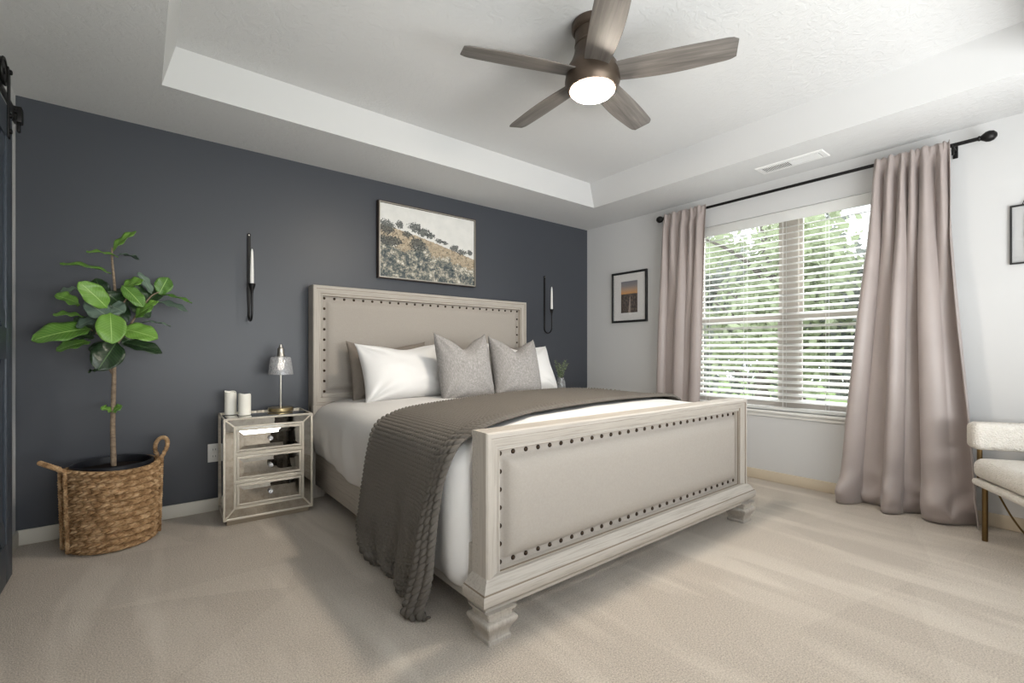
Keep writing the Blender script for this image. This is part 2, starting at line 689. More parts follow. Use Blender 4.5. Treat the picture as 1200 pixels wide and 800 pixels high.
# wall behind the camera, with an unseen window added to let fill light in
bm = new()
RX0, RX1, RZ0, RZ1 = -4.2, -0.6, 0.55, 2.2
box(bm, XL - 0.15, RX0, YF - 0.15, YF, 0, 2.9)
box(bm, RX1, 0.15, YF - 0.15, YF, 0, 2.9)
box(bm, RX0, RX1, YF - 0.15, YF, 0, RZ0)
box(bm, RX0, RX1, YF - 0.15, YF, RZ1, 2.9)
struct('wall_front', bm, M['white_paint'])
bm = new()
for a, b in ((RX0, RX0 + 0.05), (RX1 - 0.05, RX1), (-2.13, -2.07)):
    box(bm, a, b, YF - 0.098, YF - 0.052, RZ0 + 0.001, RZ1 - 0.001)
for a, b in ((RZ0, RZ0 + 0.05), (RZ1 - 0.05, RZ1), (1.35, 1.4)):
    box(bm, RX0, RX1, YF - 0.1, YF - 0.05, a, b)
w2 = struct('fill_window', bm, M['frame_white'])
bm = new(); box(bm, RX0 + 0.02, RX1 - 0.02, YF - 0.078, YF - 0.072, RZ0 + 0.02, RZ1 - 0.02)
obj('pane', bm, M['pane'], w2)

# tray ceiling
TX0, TX1, TY0, TY1 = -3.925, -0.578, -3.6, -0.615
ins = 0.06
bm = new()
out = [bm.verts.new(p) for p in ((XL - 0.1, YF - 0.1, H), (0.1, YF - 0.1, H), (0.1, 0.1, H), (XL - 0.1, 0.1, H))]
low = [bm.verts.new(p) for p in ((TX0, TY0, H), (TX1, TY0, H), (TX1, TY1, H), (TX0, TY1, H))]
top = [bm.verts.new(p) for p in ((TX0 + ins, TY0 + ins, HT), (TX1 - ins, TY0 + ins, HT), (TX1 - ins, TY1, HT), (TX0 + ins, TY1, HT))]
for i in range(4):
    k = (i + 1) % 4
    bm.faces.new((out[i], out[k], low[k], low[i])).material_index = 0
    bm.faces.new((low[i], low[k], top[k], top[i])).material_index = 1
bm.faces.new(top).material_index = 0
for f in bm.faces:
    f.normal_update()
struct('ceiling', bm, [M['ceiling_texture'], M['ceiling_smooth']], recalc=False, angle=10)


def baseboard(name, x0, x1, y0, y1, mat):
    bm = new()
    box(bm, x0, x1, y0, y1, 0, 0.083, 0.005)
    return struct(name, bm, mat)


baseboard('baseboard_back', XL, 0, -0.014, 0, M['trim_paint'])
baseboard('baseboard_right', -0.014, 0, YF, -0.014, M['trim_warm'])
baseboard('baseboard_left', XL, XL + 0.014, YF, -0.014, M['trim_paint'])

# ------------------------------------------------------------------ window
bm = new()
fx0, fx1 = 0.085, 0.14
ymid = -2.10
for a, b in ((WY0, WY0 + 0.06), (WY1 - 0.06, WY1), (ymid - 0.065, ymid + 0.065)):
    box(bm, fx0, fx1, a, b, WZ0 + 0.06, WZ1 - 0.03)
for a, b in ((WZ0, WZ0 + 0.06), (WZ1 - 0.03, WZ1)):
    box(bm, fx0, fx1, WY0, WY1, a, b)
w1 = struct('window_1', bm, M['vinyl_taupe'])
for (a, b) in ((WY0 + 0.05, ymid - 0.055), (ymid + 0.055, WY1 - 0.05)):
    for (c, d, xo) in ((WZ0 + 0.05, 1.36, 0.0), (1.31, WZ1 - 0.022, 0.022)):
        bm = new()
        xa, xb = fx0 + 0.006 + xo, fx0 + 0.026 + xo
        box(bm, xa, xb, a, a + 0.035, c, d)
        box(bm, xa, xb, b - 0.035, b, c, d)
        box(bm, xa, xb, a + 0.035, b - 0.035, c, c + 0.045)
        box(bm, xa, xb, a + 0.035, b - 0.035, d - (0.045 if d < 1.5 else 0.026), d)
        s = obj('sash', bm, M['vinyl_taupe'], w1)
        bm = new()
        box(bm, xa + 0.008, xa + 0.012, a + 0.03, b - 0.03, c + 0.04, d - 0.04)
        obj('pane', bm, M['pane'], s)
bm = new()
box(bm, -0.03, 0.084, WY0 - 0.03, WY1 + 0.03, WZ0 - 0.022, WZ0, 0.004)
box(bm, -0.012, 0.0, WY0 - 0.02, WY1 + 0.02, WZ0 - 0.05, WZ0 - 0.022)
obj('window_sill', bm, M['frame_white'], w1)

# ------------------------------------------------------------------ blind
blind = thing('window_blind', 'wide white horizontal slat blind with tilted slats covering the window', 'blind', (0.045, ymid, WZ1))
BY0, BY1 = WY0 + 0.012, WY1 - 0.012
bm = new()
box(bm, -0.055, -0.042, BY0 - ymid, BY1 - ymid, -0.09, -0.005, 0.003)
obj('valance', bm, M['slat'], blind)
bm = new()
box(bm, -0.035, 0.03, BY0 - ymid, BY1 - ymid, -0.05, -0.003)
obj('head_rail', bm, M['slat'], blind)
tilt = math.radians(20)
bm = new()
prof = []
wS = 0.0315
for k in range(7):
    q = -1 + 2 * k / 6
    prof.append((q * wS, 0.0035 * (1 - q * q)))
ring = []
for (yy) in (BY0 - ymid + 0.005, BY1 - ymid - 0.005):
    up = [bm.verts.new((x, yy, z + 0.0012)) for x, z in prof]
    dn = [bm.verts.new((x, yy, z - 0.0012)) for x, z in reversed(prof)]
    ring.append(up + dn)
ring_faces(bm, ring, True, 0, None, True, True)
slat0 = obj('slat', bm, M['slat'], blind)
zs = np.arange(-0.125, -1.535, -0.0497)
for i, z in enumerate(zs):
    s = slat0 if i == 0 else slat0.copy()
    if i:
        COL.objects.link(s)
        s.parent = blind
    s.location = (0, 0, z)
    s.rotation_euler = (0, -tilt, 0)
bm = new()
box(bm, -0.03, 0.03, BY0 - ymid + 0.005, BY1 - ymid - 0.005, -1.598, -1.57, 0.004)
obj('bottom_rail', bm, M['slat'], blind)
for yy in (-0.66, -0.28, 0.02, 0.33, 0.67):
    bm = new()
    tube(bm, [(-0.033, yy, -0.05), (-0.033, yy, -1.57)], 0.0016, 6)
    tube(bm, [(0.033, yy, -0.05), (0.033, yy, -1.57)], 0.0016, 6)
    obj('ladder_cord', bm, M['slat'], blind)

# ------------------------------------------------------------------ outside: lawn and trees
M['lawn'] = plain('lawn_green', srgb(120, 140, 90), 0.95, 0, 0.1, 0.2, 2)


def tree_leaf(name, a, b):
    m = NT(name)
    oi = m.n('ShaderNodeNewGeometry')
    f = m.noise(m.coord('Object'), 2.5, 3)
    m.base(m.mix(f, a, b), 0.6, 0, 0.3)
    tr = m.n('ShaderNodeBsdfTranslucent')
    tr.inputs['Color'].default_value = b + (1,)
    mx = m.n('ShaderNodeMixShader')
    mx.inputs[0].default_value = 0.35
    m.link(m.bsdf.outputs[0], mx.inputs[1])
    m.link(tr.outputs[0], mx.inputs[2])
    m.link(mx.outputs[0], m.out.inputs[0])
    return m.m


M['leaf_out1'] = tree_leaf('tree_leaf_grey_green', srgb(128, 132, 127), srgb(176, 181, 172))
M['leaf_out2'] = tree_leaf('tree_leaf_yellow_green', srgb(140, 149, 120), srgb(186, 195, 162))
M['leaf_out3'] = tree_leaf('tree_leaf_deep', srgb(98, 103, 100), srgb(142, 147, 141))
M['bark_out'] = plain('outdoor_bark', srgb(104, 98, 92), 0.9, 0, 0.1, 0.3, 8)
bm = new(); box(bm, 0.6, 70, -40, 60, -3.2, -3.0)
o = struct('ground_outside', bm, M['lawn'])


def tree(x, y, hc, r, rz, n, mat, label, leaf=0.13):
    t = thing('leafy_tree', label, 'tree', (x, y, -3.0), random.uniform(0, 6), 'trees outside the window')
    bm = new()
    tube(bm, catmull([(0, 0, 0), (0.1, 0.05, hc * 0.4), (-0.05, 0.1, hc), (0.1, 0, hc + rz * 0.7)], 6), 0.16, 10, rfun=lambda q: 0.2 * (1 - 0.8 * q) + 0.02)
    for k in range(9):
        a = k * 2.4
        z0 = hc * (0.55 + 0.06 * k)
        tube(bm, catmull([(0, 0, z0), (r * 0.35 * math.cos(a), r * 0.35 * math.sin(a), z0 + rz * 0.25), (r * 0.85 * math.cos(a), r * 0.85 * math.sin(a), z0 + rz * 0.45)], 5), 0.05, 6, rfun=lambda q: 0.075 * (1 - 0.8 * q))
    obj('trunk', bm, M['bark_out'], t)
    # clustered leaves
    nc = 46
    d = rng.normal(size=(nc, 3))
    d /= np.linalg.norm(d, axis=1, keepdims=True)
    cc = d * (rng.uniform(0.35, 1.0, (nc, 1))) * np.array([r, r, rz])
    pick = rng.integers(0, nc, n)
    c = cc[pick] + rng.normal(size=(n, 3)) * 0.24 * r * 0.6
    c[:, 2] += hc
    u = rng.normal(size=(n, 3)); u /= np.linalg.norm(u, axis=1, keepdims=True)
    w = np.cross(u, rng.normal(size=(n, 3))); w /= np.linalg.norm(w, axis=1, keepdims=True)
    L = leaf * rng.uniform(0.7, 1.3, (n, 1))
    V = np.stack([c - u * L, c + w * L * 0.5, c + u * L, c - w * L * 0.5], 1).reshape(-1, 3)
    me = bpy.data.meshes.new('crown')
    me.from_pydata(V.tolist(), [], (np.arange(4 * n).reshape(-1, 4)).tolist())
    me.materials.append(mat)
    o = bpy.data.objects.new('crown', me)
    COL.objects.link(o)
    o.parent = t
    return t


tree(7.0, 1.0, 5.5, 1.8, 2.4, 4200, M['leaf_out2'], 'yellow-green leafy tree close outside the middle of the window')
tree(9.5, 4.6, 5.6, 2.2, 2.9, 4600, M['leaf_out1'], 'grey-green tree outside the left half of the window')
tree(8.2, -1.3, 4.3, 1.6, 2.1, 3200, M['leaf_out3'], 'low deep green tree outside the right edge of the window')
tree(13.0, 2.4, 5.6, 2.5, 3.0, 3600, M['leaf_out3'], 'deep green tree standing farther off behind the mullion', 0.17)
tree(16.0, 7.6, 5.6, 3.2, 3.4, 3600, M['leaf_out3'], 'farthest deep green tree behind the left pane', 0.2)
tree(15.0, -0.6, 5.0, 2.6, 2.6, 3200, M['leaf_out1'], 'far grey-green tree low behind the right pane', 0.18)

# ------------------------------------------------------------------ curtain rod
rod = thing('curtain_rod', 'thin black curtain rod with ball finials above the window', 'curtain rod', (-0.09, -2.15, 2.325))
bm = new()
tube(bm, [(0, 1.09, 0), (0, -1.06, 0)], 0.0115, 14)
obj('rod', bm, M['black_metal'], rod)
for s in (1, -1):
    yb = 1.085 if s > 0 else -1.055
    bm = new()
    lathe(bm, [(0.0, 0.0), (0.013, 0.0), (0.016, 0.006), (0.013, 0.012), (0.018, 0.018), (0.029, 0.034), (0.032, 0.05), (0.027, 0.068), (0.012, 0.081), (0.0, 0.083)], (0, 0, 0), 20, 0, 'y')
    if s < 0:
        for vv in bm.verts:
            vv.co.y *= -1
    obj('finial', bm, M['black_metal'], rod, (0, yb, 0))
for yb in (1.02, -0.945):
    bm = new()
    box(bm, -0.008, 0.086, -0.006, 0.006, -0.018, -0.0095)
    box(bm, 0.082, 0.0895, -0.012, 0.012, -0.06, 0.03, 0.002)
    tube(bm, [(-0.014, 0, 0.004), (-0.011, 0, -0.012), (0, 0, -0.0165), (0.012, 0, -0.012)], 0.0045, 8)
    box(bm, -0.004, 0.004, -0.006, 0.006, -0.06, -0.012)
    obj('bracket', bm, M['black_metal'], rod, (0, yb, 0))


def curtain(name, label, yt0, yt1, yb0, yb1, folds, seed, amp_t=0.02, amp_b=0.055, puddle=0.0, xc=-0.09, mid=None):
    nu, nv = 220, 130
    U, V = np.meshgrid(np.linspace(0, 1, nu), np.linspace(0, 1, nv), indexing='ij')
    r = np.random.default_rng(seed)
    ph = np.cumsum(r.uniform(0.7, 1.3, folds + 1))
    ph = (ph - ph[0]) / (ph[-1] - ph[0])
    phase = np.interp(U, ph, np.arange(folds + 1)) * 2 * PI
    phase2 = phase * 0.5 + 0.8 + 0.4 * np.sin(2 * PI * U)
    zt = 2.352
    f = V ** 1.25
    fm = f if mid is None else np.interp(V, [0, 0.25, 0.5, 0.75, 1.0], mid)
    y0 = yt0 + (yb0 - yt0) * fm
    y1 = yt1 + (yb1 - yt1) * fm
    Y = y0 + (y1 - y0) * U
    wt = 1 - smooth(0.0, 0.5, V)
    amp = amp_t * wt + amp_b * (1 - wt)
    tight = np.sin(phase) * wt + (0.75 * np.sin(phase2) + 0.3 * np.sin(phase + 1.0)) * (1 - wt)
    X = xc - 0.012 - amp * (0.55 + tight * 0.9) * (0.35 + 0.65 * smooth(0.0, 0.08, V))
    Y = Y + 0.25 * amp * np.cos(phase) * smooth(0.02, 0.3, V)
    Z = zt + (0.008 - zt) * V
    # ruffled header
    hd = 1 - smooth(0.0, 0.05, V)
    X += hd * 0.010 * np.sin(phase * 2.1 + 0.5)
    Z += hd * 0.006 * np.sin(phase * 1.7)
    # pinch onto the rod: front face passes in front of the rod
    pin = np.exp(-((Z - 2.325) / 0.03) ** 2)
    X = X * (1 - pin) + np.minimum(X, xc - 0.0155) * pin
    # soft creases
    X -= 0.006 * wrinkle(U * 6, V * 9, seed, 1.6, 2) * smooth(0.05, 0.4, V)
    if puddle:
        k = smooth(0.86, 1.0, V)
        lowk = smooth(0.78, 0.95, V) * (1 - smooth(0.985, 1.0, V))
        X -= lowk * (0.016 * wrinkle(U * 7, V * 24, seed + 3, 1.5, 3) + 0.012 * np.sin(V * 60 + 5 * np.sin(U * 7)) * smooth(0.88, 0.94, V))
        X -= k * puddle * (0.55 + 0.45 * np.sin(phase2 * 0.9 + 0.6))
        Z += smooth(0.92, 1.0, V) * 0.02 * (1 + np.sin(phase2 * 2.3)) * (1 - smooth(0.985, 1.0, V))
        X += 0.03 * smooth(0.975, 1.0, V)
    Z = np.maximum(Z, 0.006)
    X = np.minimum(X, -0.022)
    P = np.stack([X, Y, Z], -1)
    o = grid_obj(name, P, M['satin'], solid=0.003)
    return tag(o, label, 'curtain', 'satin window curtains')


curtain('curtain', 'taupe satin curtain hanging left of the window, behind the bed foot', -1.075, -1.50, -1.01, -1.43, 5, 3, 0.030, 0.04)
curtain('curtain', 'wide taupe satin curtain flaring to the floor beside the white chair', -2.705, -3.085, -2.535, -3.235, 6, 11, 0.034, 0.062, 0.08, mid=[0, 0.12, 0.42, 0.75, 1.0])

# ------------------------------------------------------------------ ceiling vent
vent = thing('ceiling_vent', 'long white ceiling register with louvres above the curtain rod', 'vent', (-0.28, -2.25, H), 0.0)
bm = new()
prof = [(0, 0.0), (0.004, 0.007), (0.03, 0.010), (0.033, 0.003)]
rr = []
for d, h in prof:
    rr.append([bm.verts.new((a, b, -h)) for a, b in ((-0.08 + d, -0.225 + d), (0.08 - d, -0.225 + d), (0.08 - d, 0.225 - d), (-0.08 + d, 0.225 - d))])
ring_faces(bm, rr, True)
bm.faces.new(rr[-1])
obj('frame', bm, M['vent_white'], vent)
bm = new(); box(bm, -0.047, 0.047, -0.192, 0.192, -0.0045, -0.0032)
obj('duct_opening', bm, M['slot_dark'], vent)
bm = new()
for k in range(32):
    yy = -0.186 + k * 0.012
    lean = 0.005 if k < 16 else -0.009
    vs = [bm.verts.new(p) for p in ((-0.046, yy - 0.002, -0.0048), (0.046, yy - 0.002, -0.0048), (0.046, yy + lean, -0.0115), (-0.046, yy + lean, -0.0115))]
    bm.faces.new(vs)
    vs2 = [bm.verts.new(vv.co + Vector((0, 0.0015 if k < 16 else 0.0065, 0))) for vv in vs]
    bm.faces.new(vs2[::-1])
    for j in range(4):
        bm.faces.new((vs[j], vs2[j], vs2[(j + 1) % 4], vs[(j + 1) % 4]))
obj('louvre', bm, M['vent_white'], vent)

# ================================================================== CEILING FAN
fan = thing('ceiling_fan', 'flush five-blade ceiling fan in grey wood with a lit round lamp', 'ceiling fan', (-2.27, -2.1, HT))
bm = new()
lathe(bm, [(0.0, 0.0), (0.098, 0.0), (0.102, -0.006), (0.102, -0.03), (0.096, -0.038), (0.088, -0.042), (0.0, -0.042)], seg=48)
obj('canopy', bm, M['bronze'], fan)
bm = new()
lathe(bm, [(0.0, -0.04), (0.084, -0.04), (0.084, -0.1), (0.087, -0.103), (0.087, -0.11), (0.084, -0.113), (0.09, -0.15), (0.105, -0.19), (0.122, -0.215), (0.13, -0.24), (0.131, -0.27), (0.0, -0.27)], seg=48)
obj('motor_housing', bm, M['bronze'], fan)
bm = new()
lathe(bm, [(0.0, -0.269), (0.133, -0.269), (0.135, -0.285), (0.128, -0.31), (0.117, -0.326), (0.109, -0.328), (0.106, -0.320), (0.0, -0.318)], seg=48)
obj('light_ring', bm, M['bronze'], fan)
bm = new()
lathe(bm, [(0.0, -0.319), (0.1055, -0.3215), (0.1075, -0.331), (0.096, -0.343), (0.066, -0.353), (0.03, -0.357), (0.0, -0.358)], seg=48)
obj('diffuser', bm, M['diffuser'], fan)


def blade_bm():
    bm = new()
    n = 26
    rings = []
    for i in range(n + 1):
        q = i / n
        x = 0.10 + 0.55 * q
        wl = 0.058 + 0.022 * math.sin(min(1, q * 1.25) * PI / 2) - 0.010 * q
        wt_ = 0.058 + 0.026 * math.sin(min(1, q * 1.6) * PI * 0.5) - 0.03 * q * q
        if q > 0.93:
            e = (q - 0.93) / 0.07
            c = math.sqrt(max(0.0, 1 - (e * 0.62) ** 2))
            wl *= c
            wt_ *= c
        y0, y1 = -wl, wt_
        a = math.radians(12)
        row = []
        for (yy, hh) in ((y0, 0.0), (y0 + 0.004, 0.0035), (y1 - 0.004, 0.0035), (y1, 0.0), (y1 - 0.004, -0.0035), (y0 + 0.004, -0.0035)):
            row.append(bm.verts.new((x, yy * math.cos(a) - hh * math.sin(a), -yy * math.sin(a) + hh * math.cos(a))))
        rings.append(row)
    ring_faces(bm, rings, True, 0, None, True, True)
    return bm


bl0 = None
for k, ang in enumerate((15, 87, 159, 231, 303)):
    if bl0 is None:
        bl0 = obj('blade', blade_bm(), M['blade'], fan)
        b = bl0
    else:
        b = bl0.copy(); COL.objects.link(b); b.parent = fan
    b.location = (0, 0, -0.252)
    b.rotation_euler = (0, 0, math.radians(ang))

# ================================================================== BED
bed = thing('bed', 'king bed with whitewashed frame and studded beige linen headboard and footboard', 'bed', (-2.005, -1.17, 0))
BX, BYc = -2.005, -1.17


def L2(x, y, z):
    return (x - BX, y - BYc, z)


def rel(bm):
    for vv in bm.verts:
        vv.co -= Vector((BX, BYc, 0))
    return bm


FP = [(0.0, 0.0), (0.0, 0.052), (0.006, 0.058), (0.022, 0.058), (0.024, 0.054), (0.028, 0.054), (0.036, 0.05), (0.048, 0.042), (0.056, 0.040), (0.058, 0.035), (0.062, 0.035), (0.068, 0.040), (0.073, 0.039), (0.076, 0.032), (0.078, 0.0)]
# material slots: 0 lengthwise, 1 upright, 2 glaze
FM = []
for i in range(len(FP) - 1):
    FM.append((2, 2) if i in (3, 8, 12) else (0, 1))
# headboard
HX0, HX1, HZ1 = -3.04, -1.03, 1.535
bm = new()
box(bm, HX0, HX1, -0.087, -0.022, 0.0, HZ1, 0, 1)
frame_sweep(bm, HX0, HX1, 0.66, HZ1, FP, -0.085, -1, FM)
box(bm, HX0, HX0 + 0.078, -0.142, -0.05, 0.0, 0.662, 0.003, 1)
box(bm, HX1 - 0.078, HX1, -0.142, -0.05, 0.0, 0.662, 0.003, 1)
box(bm, HX0 + 0.07, HX1 - 0.07, -0.123, -0.05, 0.25, 0.745, 0.003, 0)
head = obj('headboard', rel(bm), [M['wash_x'], M['wash_z'], M['glaze']], bed)


def upholstery(x0, x1, z0, z1, y, border, puff, roundw, seed):
    n1, n2 = 90, 46
    U, V = np.meshgrid(np.linspace(0, 1, n1), np.linspace(0, 1, n2), indexing='ij')
    # cluster samples at the edges
    su = 0.5 - 0.5 * np.cos(PI * U) * (0.75) - 0.125 * np.cos(PI * U) * 0 + 0
    su = (0.5 - 0.5 * np.cos(PI * U)) * 0.8 + 0.2 * U
    sv = (0.5 - 0.5 * np.cos(PI * V)) * 0.8 + 0.2 * V
    X = x0 + (x1 - x0) * su
    Z = z0 + (z1 - z0) * sv
    d = np.minimum(np.minimum(X - x0, x1 - X), np.minimum(Z - z0, z1 - Z))
    t = np.clip((d - border) / roundw, 0, 1)
    h = np.where(d > border, puff * np.sqrt(np.clip(1 - (1 - t) ** 2, 0, 1)), 0)
    h += 0.0015 * wrinkle(X * 3, Z * 3, seed, 2.0, 2) * t
    Y = y - h
    return np.stack([X - BX, Y - BYc, Z], -1)


o = grid_obj('upholstered_panel', upholstery(HX0 + 0.076, HX1 - 0.076, 0.742, HZ1 - 0.076, -0.099, 0.028, 0.022, 0.05, 1), M['linen'], head)
nail_bm = new()
lathe(nail_bm, [(0.0098, 0.0), (0.009, -0.0035), (0.006, -0.0062), (0.0, -0.0072)], (0, 0, 0), 12, 0, 'y')
nail0 = None


def nail(parent, x, y, z):
    global nail0
    if nail0 is None:
        nail0 = obj('nailhead', nail_bm, M['nail'], parent)
        o = nail0
    else:
        o = nail0.copy(); COL.objects.link(o); o.parent = parent
    o.location = L2(x, y, z)
    return o


hx0, hx1, hz0, hz1 = HX0 + 0.09, HX1 - 0.09, 0.76, HZ1 - 0.09
for k in range(26):
    nail(head, hx0 + (hx1 - hx0) * k / 25, -0.099, hz1)
for k in range(1, 10):
    nail(head, hx0, -0.099, hz1 + (hz0 - hz1) * k / 9)
for k in range(1, 6):
    nail(head, hx1, -0.099, hz1 + (hz0 - hz1) * k / 9)

# footboard
FX0, FX1, FZ0, FZ1 = -3.036, -1.03, 0.205, 0.757
FBK, FFR = -2.185, -2.222
bm = new()
box(bm, FX0, FX1, FFR, FBK, FZ0, FZ1, 0, 0)
frame_sweep(bm, FX0, FX1, FZ0 - 0.048, FZ1, FP, FFR, -1, FM)
# cap board
rr = []
# base moulding swept round the plan
prof = [(0.0, 0.228), (0.004, 0.222), (0.016, 0.212), (0.022, 0.198), (0.030, 0.190), (0.034, 0.186), (0.037, 0.180), (0.037, 0.150), (0.030, 0.141), (0.020, 0.136), (0.016, 0.128), (0.016, 0.118)]
mi_ = [0, 0, 0, 0, 2, 0, 0, 0, 2, 0, 0]
y_f = FFR - 0.056
rings = []
for d, z in prof:
    rings.append([bm.verts.new(p) for p in ((FX0 - d, y_f - d, z), (FX1 + d, y_f - d, z), (FX1 + d, FBK + d * 0.3, z), (FX0 - d, FBK + d * 0.3, z))])
for i in range(len(rings) - 1):
    for j in range(4):
        bm.faces.new((rings[i][j], rings[i][(j + 1) % 4], rings[i + 1][(j + 1) % 4], rings[i + 1][j])).material_index = mi_[i]
bm.faces.new(rings[0]); bm.faces.new(rings[-1])
foot = obj('footboard', rel(bm), [M['wash_x'], M['wash_z'], M['glaze']], bed)
grid_obj('upholstered_panel', upholstery(FX0 + 0.076, FX1 - 0.076, FZ0 + 0.03, FZ1 - 0.076, FFR - 0.012, 0.031, 0.040, 0.075, 2), M['linen'], foot)
fx0_, fx1_, fz0_, fz1_ = FX0 + 0.092, FX1 - 0.092, FZ0 + 0.047, FZ1 - 0.092
for k in range(29):
    nail(foot, fx0_ + (fx1_ - fx0_) * k / 28, FFR - 0.012, fz1_)
    nail(foot, fx0_ + (fx1_ - fx0_) * k / 28, FFR - 0.012, fz0_)
for k in range(1, 6):
    nail(foot, fx0_, FFR - 0.012, fz1_ + (fz0_ - fz1_) * k / 6)
    nail(foot, fx1_, FFR - 0.012, fz1_ + (fz0_ - fz1_) * k / 6)
leg0 = None
for cx in (FX0 + 0.045, FX1 - 0.045):
    if leg0 is None:
        bm = new()
        lathe(bm, [(0.052, 0.0), (0.052, 0.012), (0.047, 0.016), (0.047, 0.022), (0.05, 0.034), (0.058, 0.05), (0.066, 0.062), (0.070, 0.072), (0.069, 0.080), (0.064, 0.085), (0.054, 0.088), (0.054, 0.104), (0.062, 0.108), (0.064, 0.114), (0.066, 0.12)], square=True)
        bmesh.ops.bevel(bm, geom=[e for e in bm.edges if abs((e.verts[0].co - e.verts[1].co).z) > 1e-4], offset=0.003, segments=2, affect='EDGES')
        leg0 = obj('bed_foot', bm, M['wash_z'], bed)
        lg = leg0
    else:
        lg = leg0.copy(); COL.objects.link(lg); lg.parent = bed
    lg.location = L2(cx, y_f + 0.028, 0)
for x0 in (-3.025, -1.075):
    bm = new()
    box(bm, x0, x0 + 0.035, FBK, -0.06, 0.095, 0.32, 0.004)
    obj('side_rail', rel(bm), M['wash_y'], bed)
bm = new()
for k in range(12):
    yy = -0.2 - k * 0.165
    box(bm, -2.99, -1.075, yy - 0.04, yy + 0.04, 0.27, 0.29)
obj('slat_base', rel(bm), M['wash_x'], bed)

bm = new()
box(bm, -2.97, -1.09, -2.14, -0.16, 0.292, 0.66, 0.05, seg=4)
tag(obj('mattress', bm, M['white_cotton']), 'thick white mattress lying under the white duvet', 'mattress')

# ------------------------------------------------------------------ duvet
def cross(y):
    """cross-section of the made bed at depth y, left hem to right hem"""
    h = np.interp(y, [-2.15, -1.9, -1.4, -0.9, -0.5, -0.1], [0.13, 0.14, 0.25, 0.285, 0.315, 0.35])
    e = np.interp(y, [-2.2, -0.9, -0.5, -0.1], [0, 0, 0.45, 1.0])      # softer corner by the headboard
    dz = np.interp(y, [-2.15, -1.6, -0.6, -0.1], [-0.004, 0.004, -0.008, -0.022])
    return [(-3.045 + 0.01 * e, h), (-3.075 + 0.02 * e, h + 0.10), (-3.085 + 0.03 * e, 0.56 - 0.02 * e), (-3.068 + 0.035 * e, 0.64 - 0.05 * e), (-3.02 + 0.035 * e, 0.692 - 0.045 * e), (-2.93 + 0.03 * e, 0.715 - 0.015 * e + dz),
            (-2.72, 0.726 + dz), (-2.4, 0.733 + dz), (-2.0, 0.737 + dz), (-1.6, 0.735 + dz), (-1.3, 0.729 + dz), (-1.13, 0.716 + dz), (-1.05, 0.692), (-1.0, 0.64), (-0.975, 0.56), (-0.965, 0.45), (-0.98, 0.33)]


def resample(pts, n):
    pts = np.array([[p[0], p[1]] for p in [(q.x, q.y) for q in catmull([(a, b, 0) for a, b in pts], 10)]])
    d = np.r_[0, np.cumsum(np.linalg.norm(np.diff(pts, axis=0), axis=1))]
    t = np.linspace(0, d[-1], n)
    return np.stack([np.interp(t, d, pts[:, 0]), np.interp(t, d, pts[:, 1])], -1), t


ny, ns = 120, 190
ys = np.linspace(-0.155, -2.16, ny)
P = np.zeros((ny, ns, 3))
for i, y in enumerate(ys):
    c, _ = resample(cross(y), ns)
    tuck = 0.105 * (1 - math.sqrt(max(0.0, 1 - min(1.0, max(0.0, (-2.03 - y) / 0.13)) ** 2)))
    P[i, :, 0] = np.clip(c[:, 0], -2.04 - (1.045 - tuck), -2.04 + (1.075 - tuck)) if False else c[:, 0] + tuck * smooth(-2.85, -3.0, c[:, 0]) - tuck * smooth(-1.2, -1.05, c[:, 0])
    P[i, :, 2] = c[:, 1]
    P[i, :, 1] = y
sidek = smooth(0.62, 0.4, P[:, :, 2]) if False else 1 - smooth(0.4, 0.68, P[:, :, 2])
N = normals_of(P)
N *= np.sign(N[ny // 2, ns // 2, 2])
wr = wrinkle(P[:, :, 0] * 2.2 + P[:, :, 2] * 1.2, P[:, :, 1] * 2.2, 21, 2.2, 3)
fold = np.sin(P[:, :, 1] * 14 + 1.5 * np.sin(P[:, :, 1] * 5)) * 0.55 + np.sin(P[:, :, 1] * 27 + 1) * 0.25
P += N * (0.007 * wr + 0.013 * fold * sidek)[:, :, None]
duvet = grid_obj('duvet', P, M['white_cotton'], solid=0.022, offset=-1.0)
tag(duvet, 'plain white duvet spread over the bed and hanging down its sides', 'duvet')

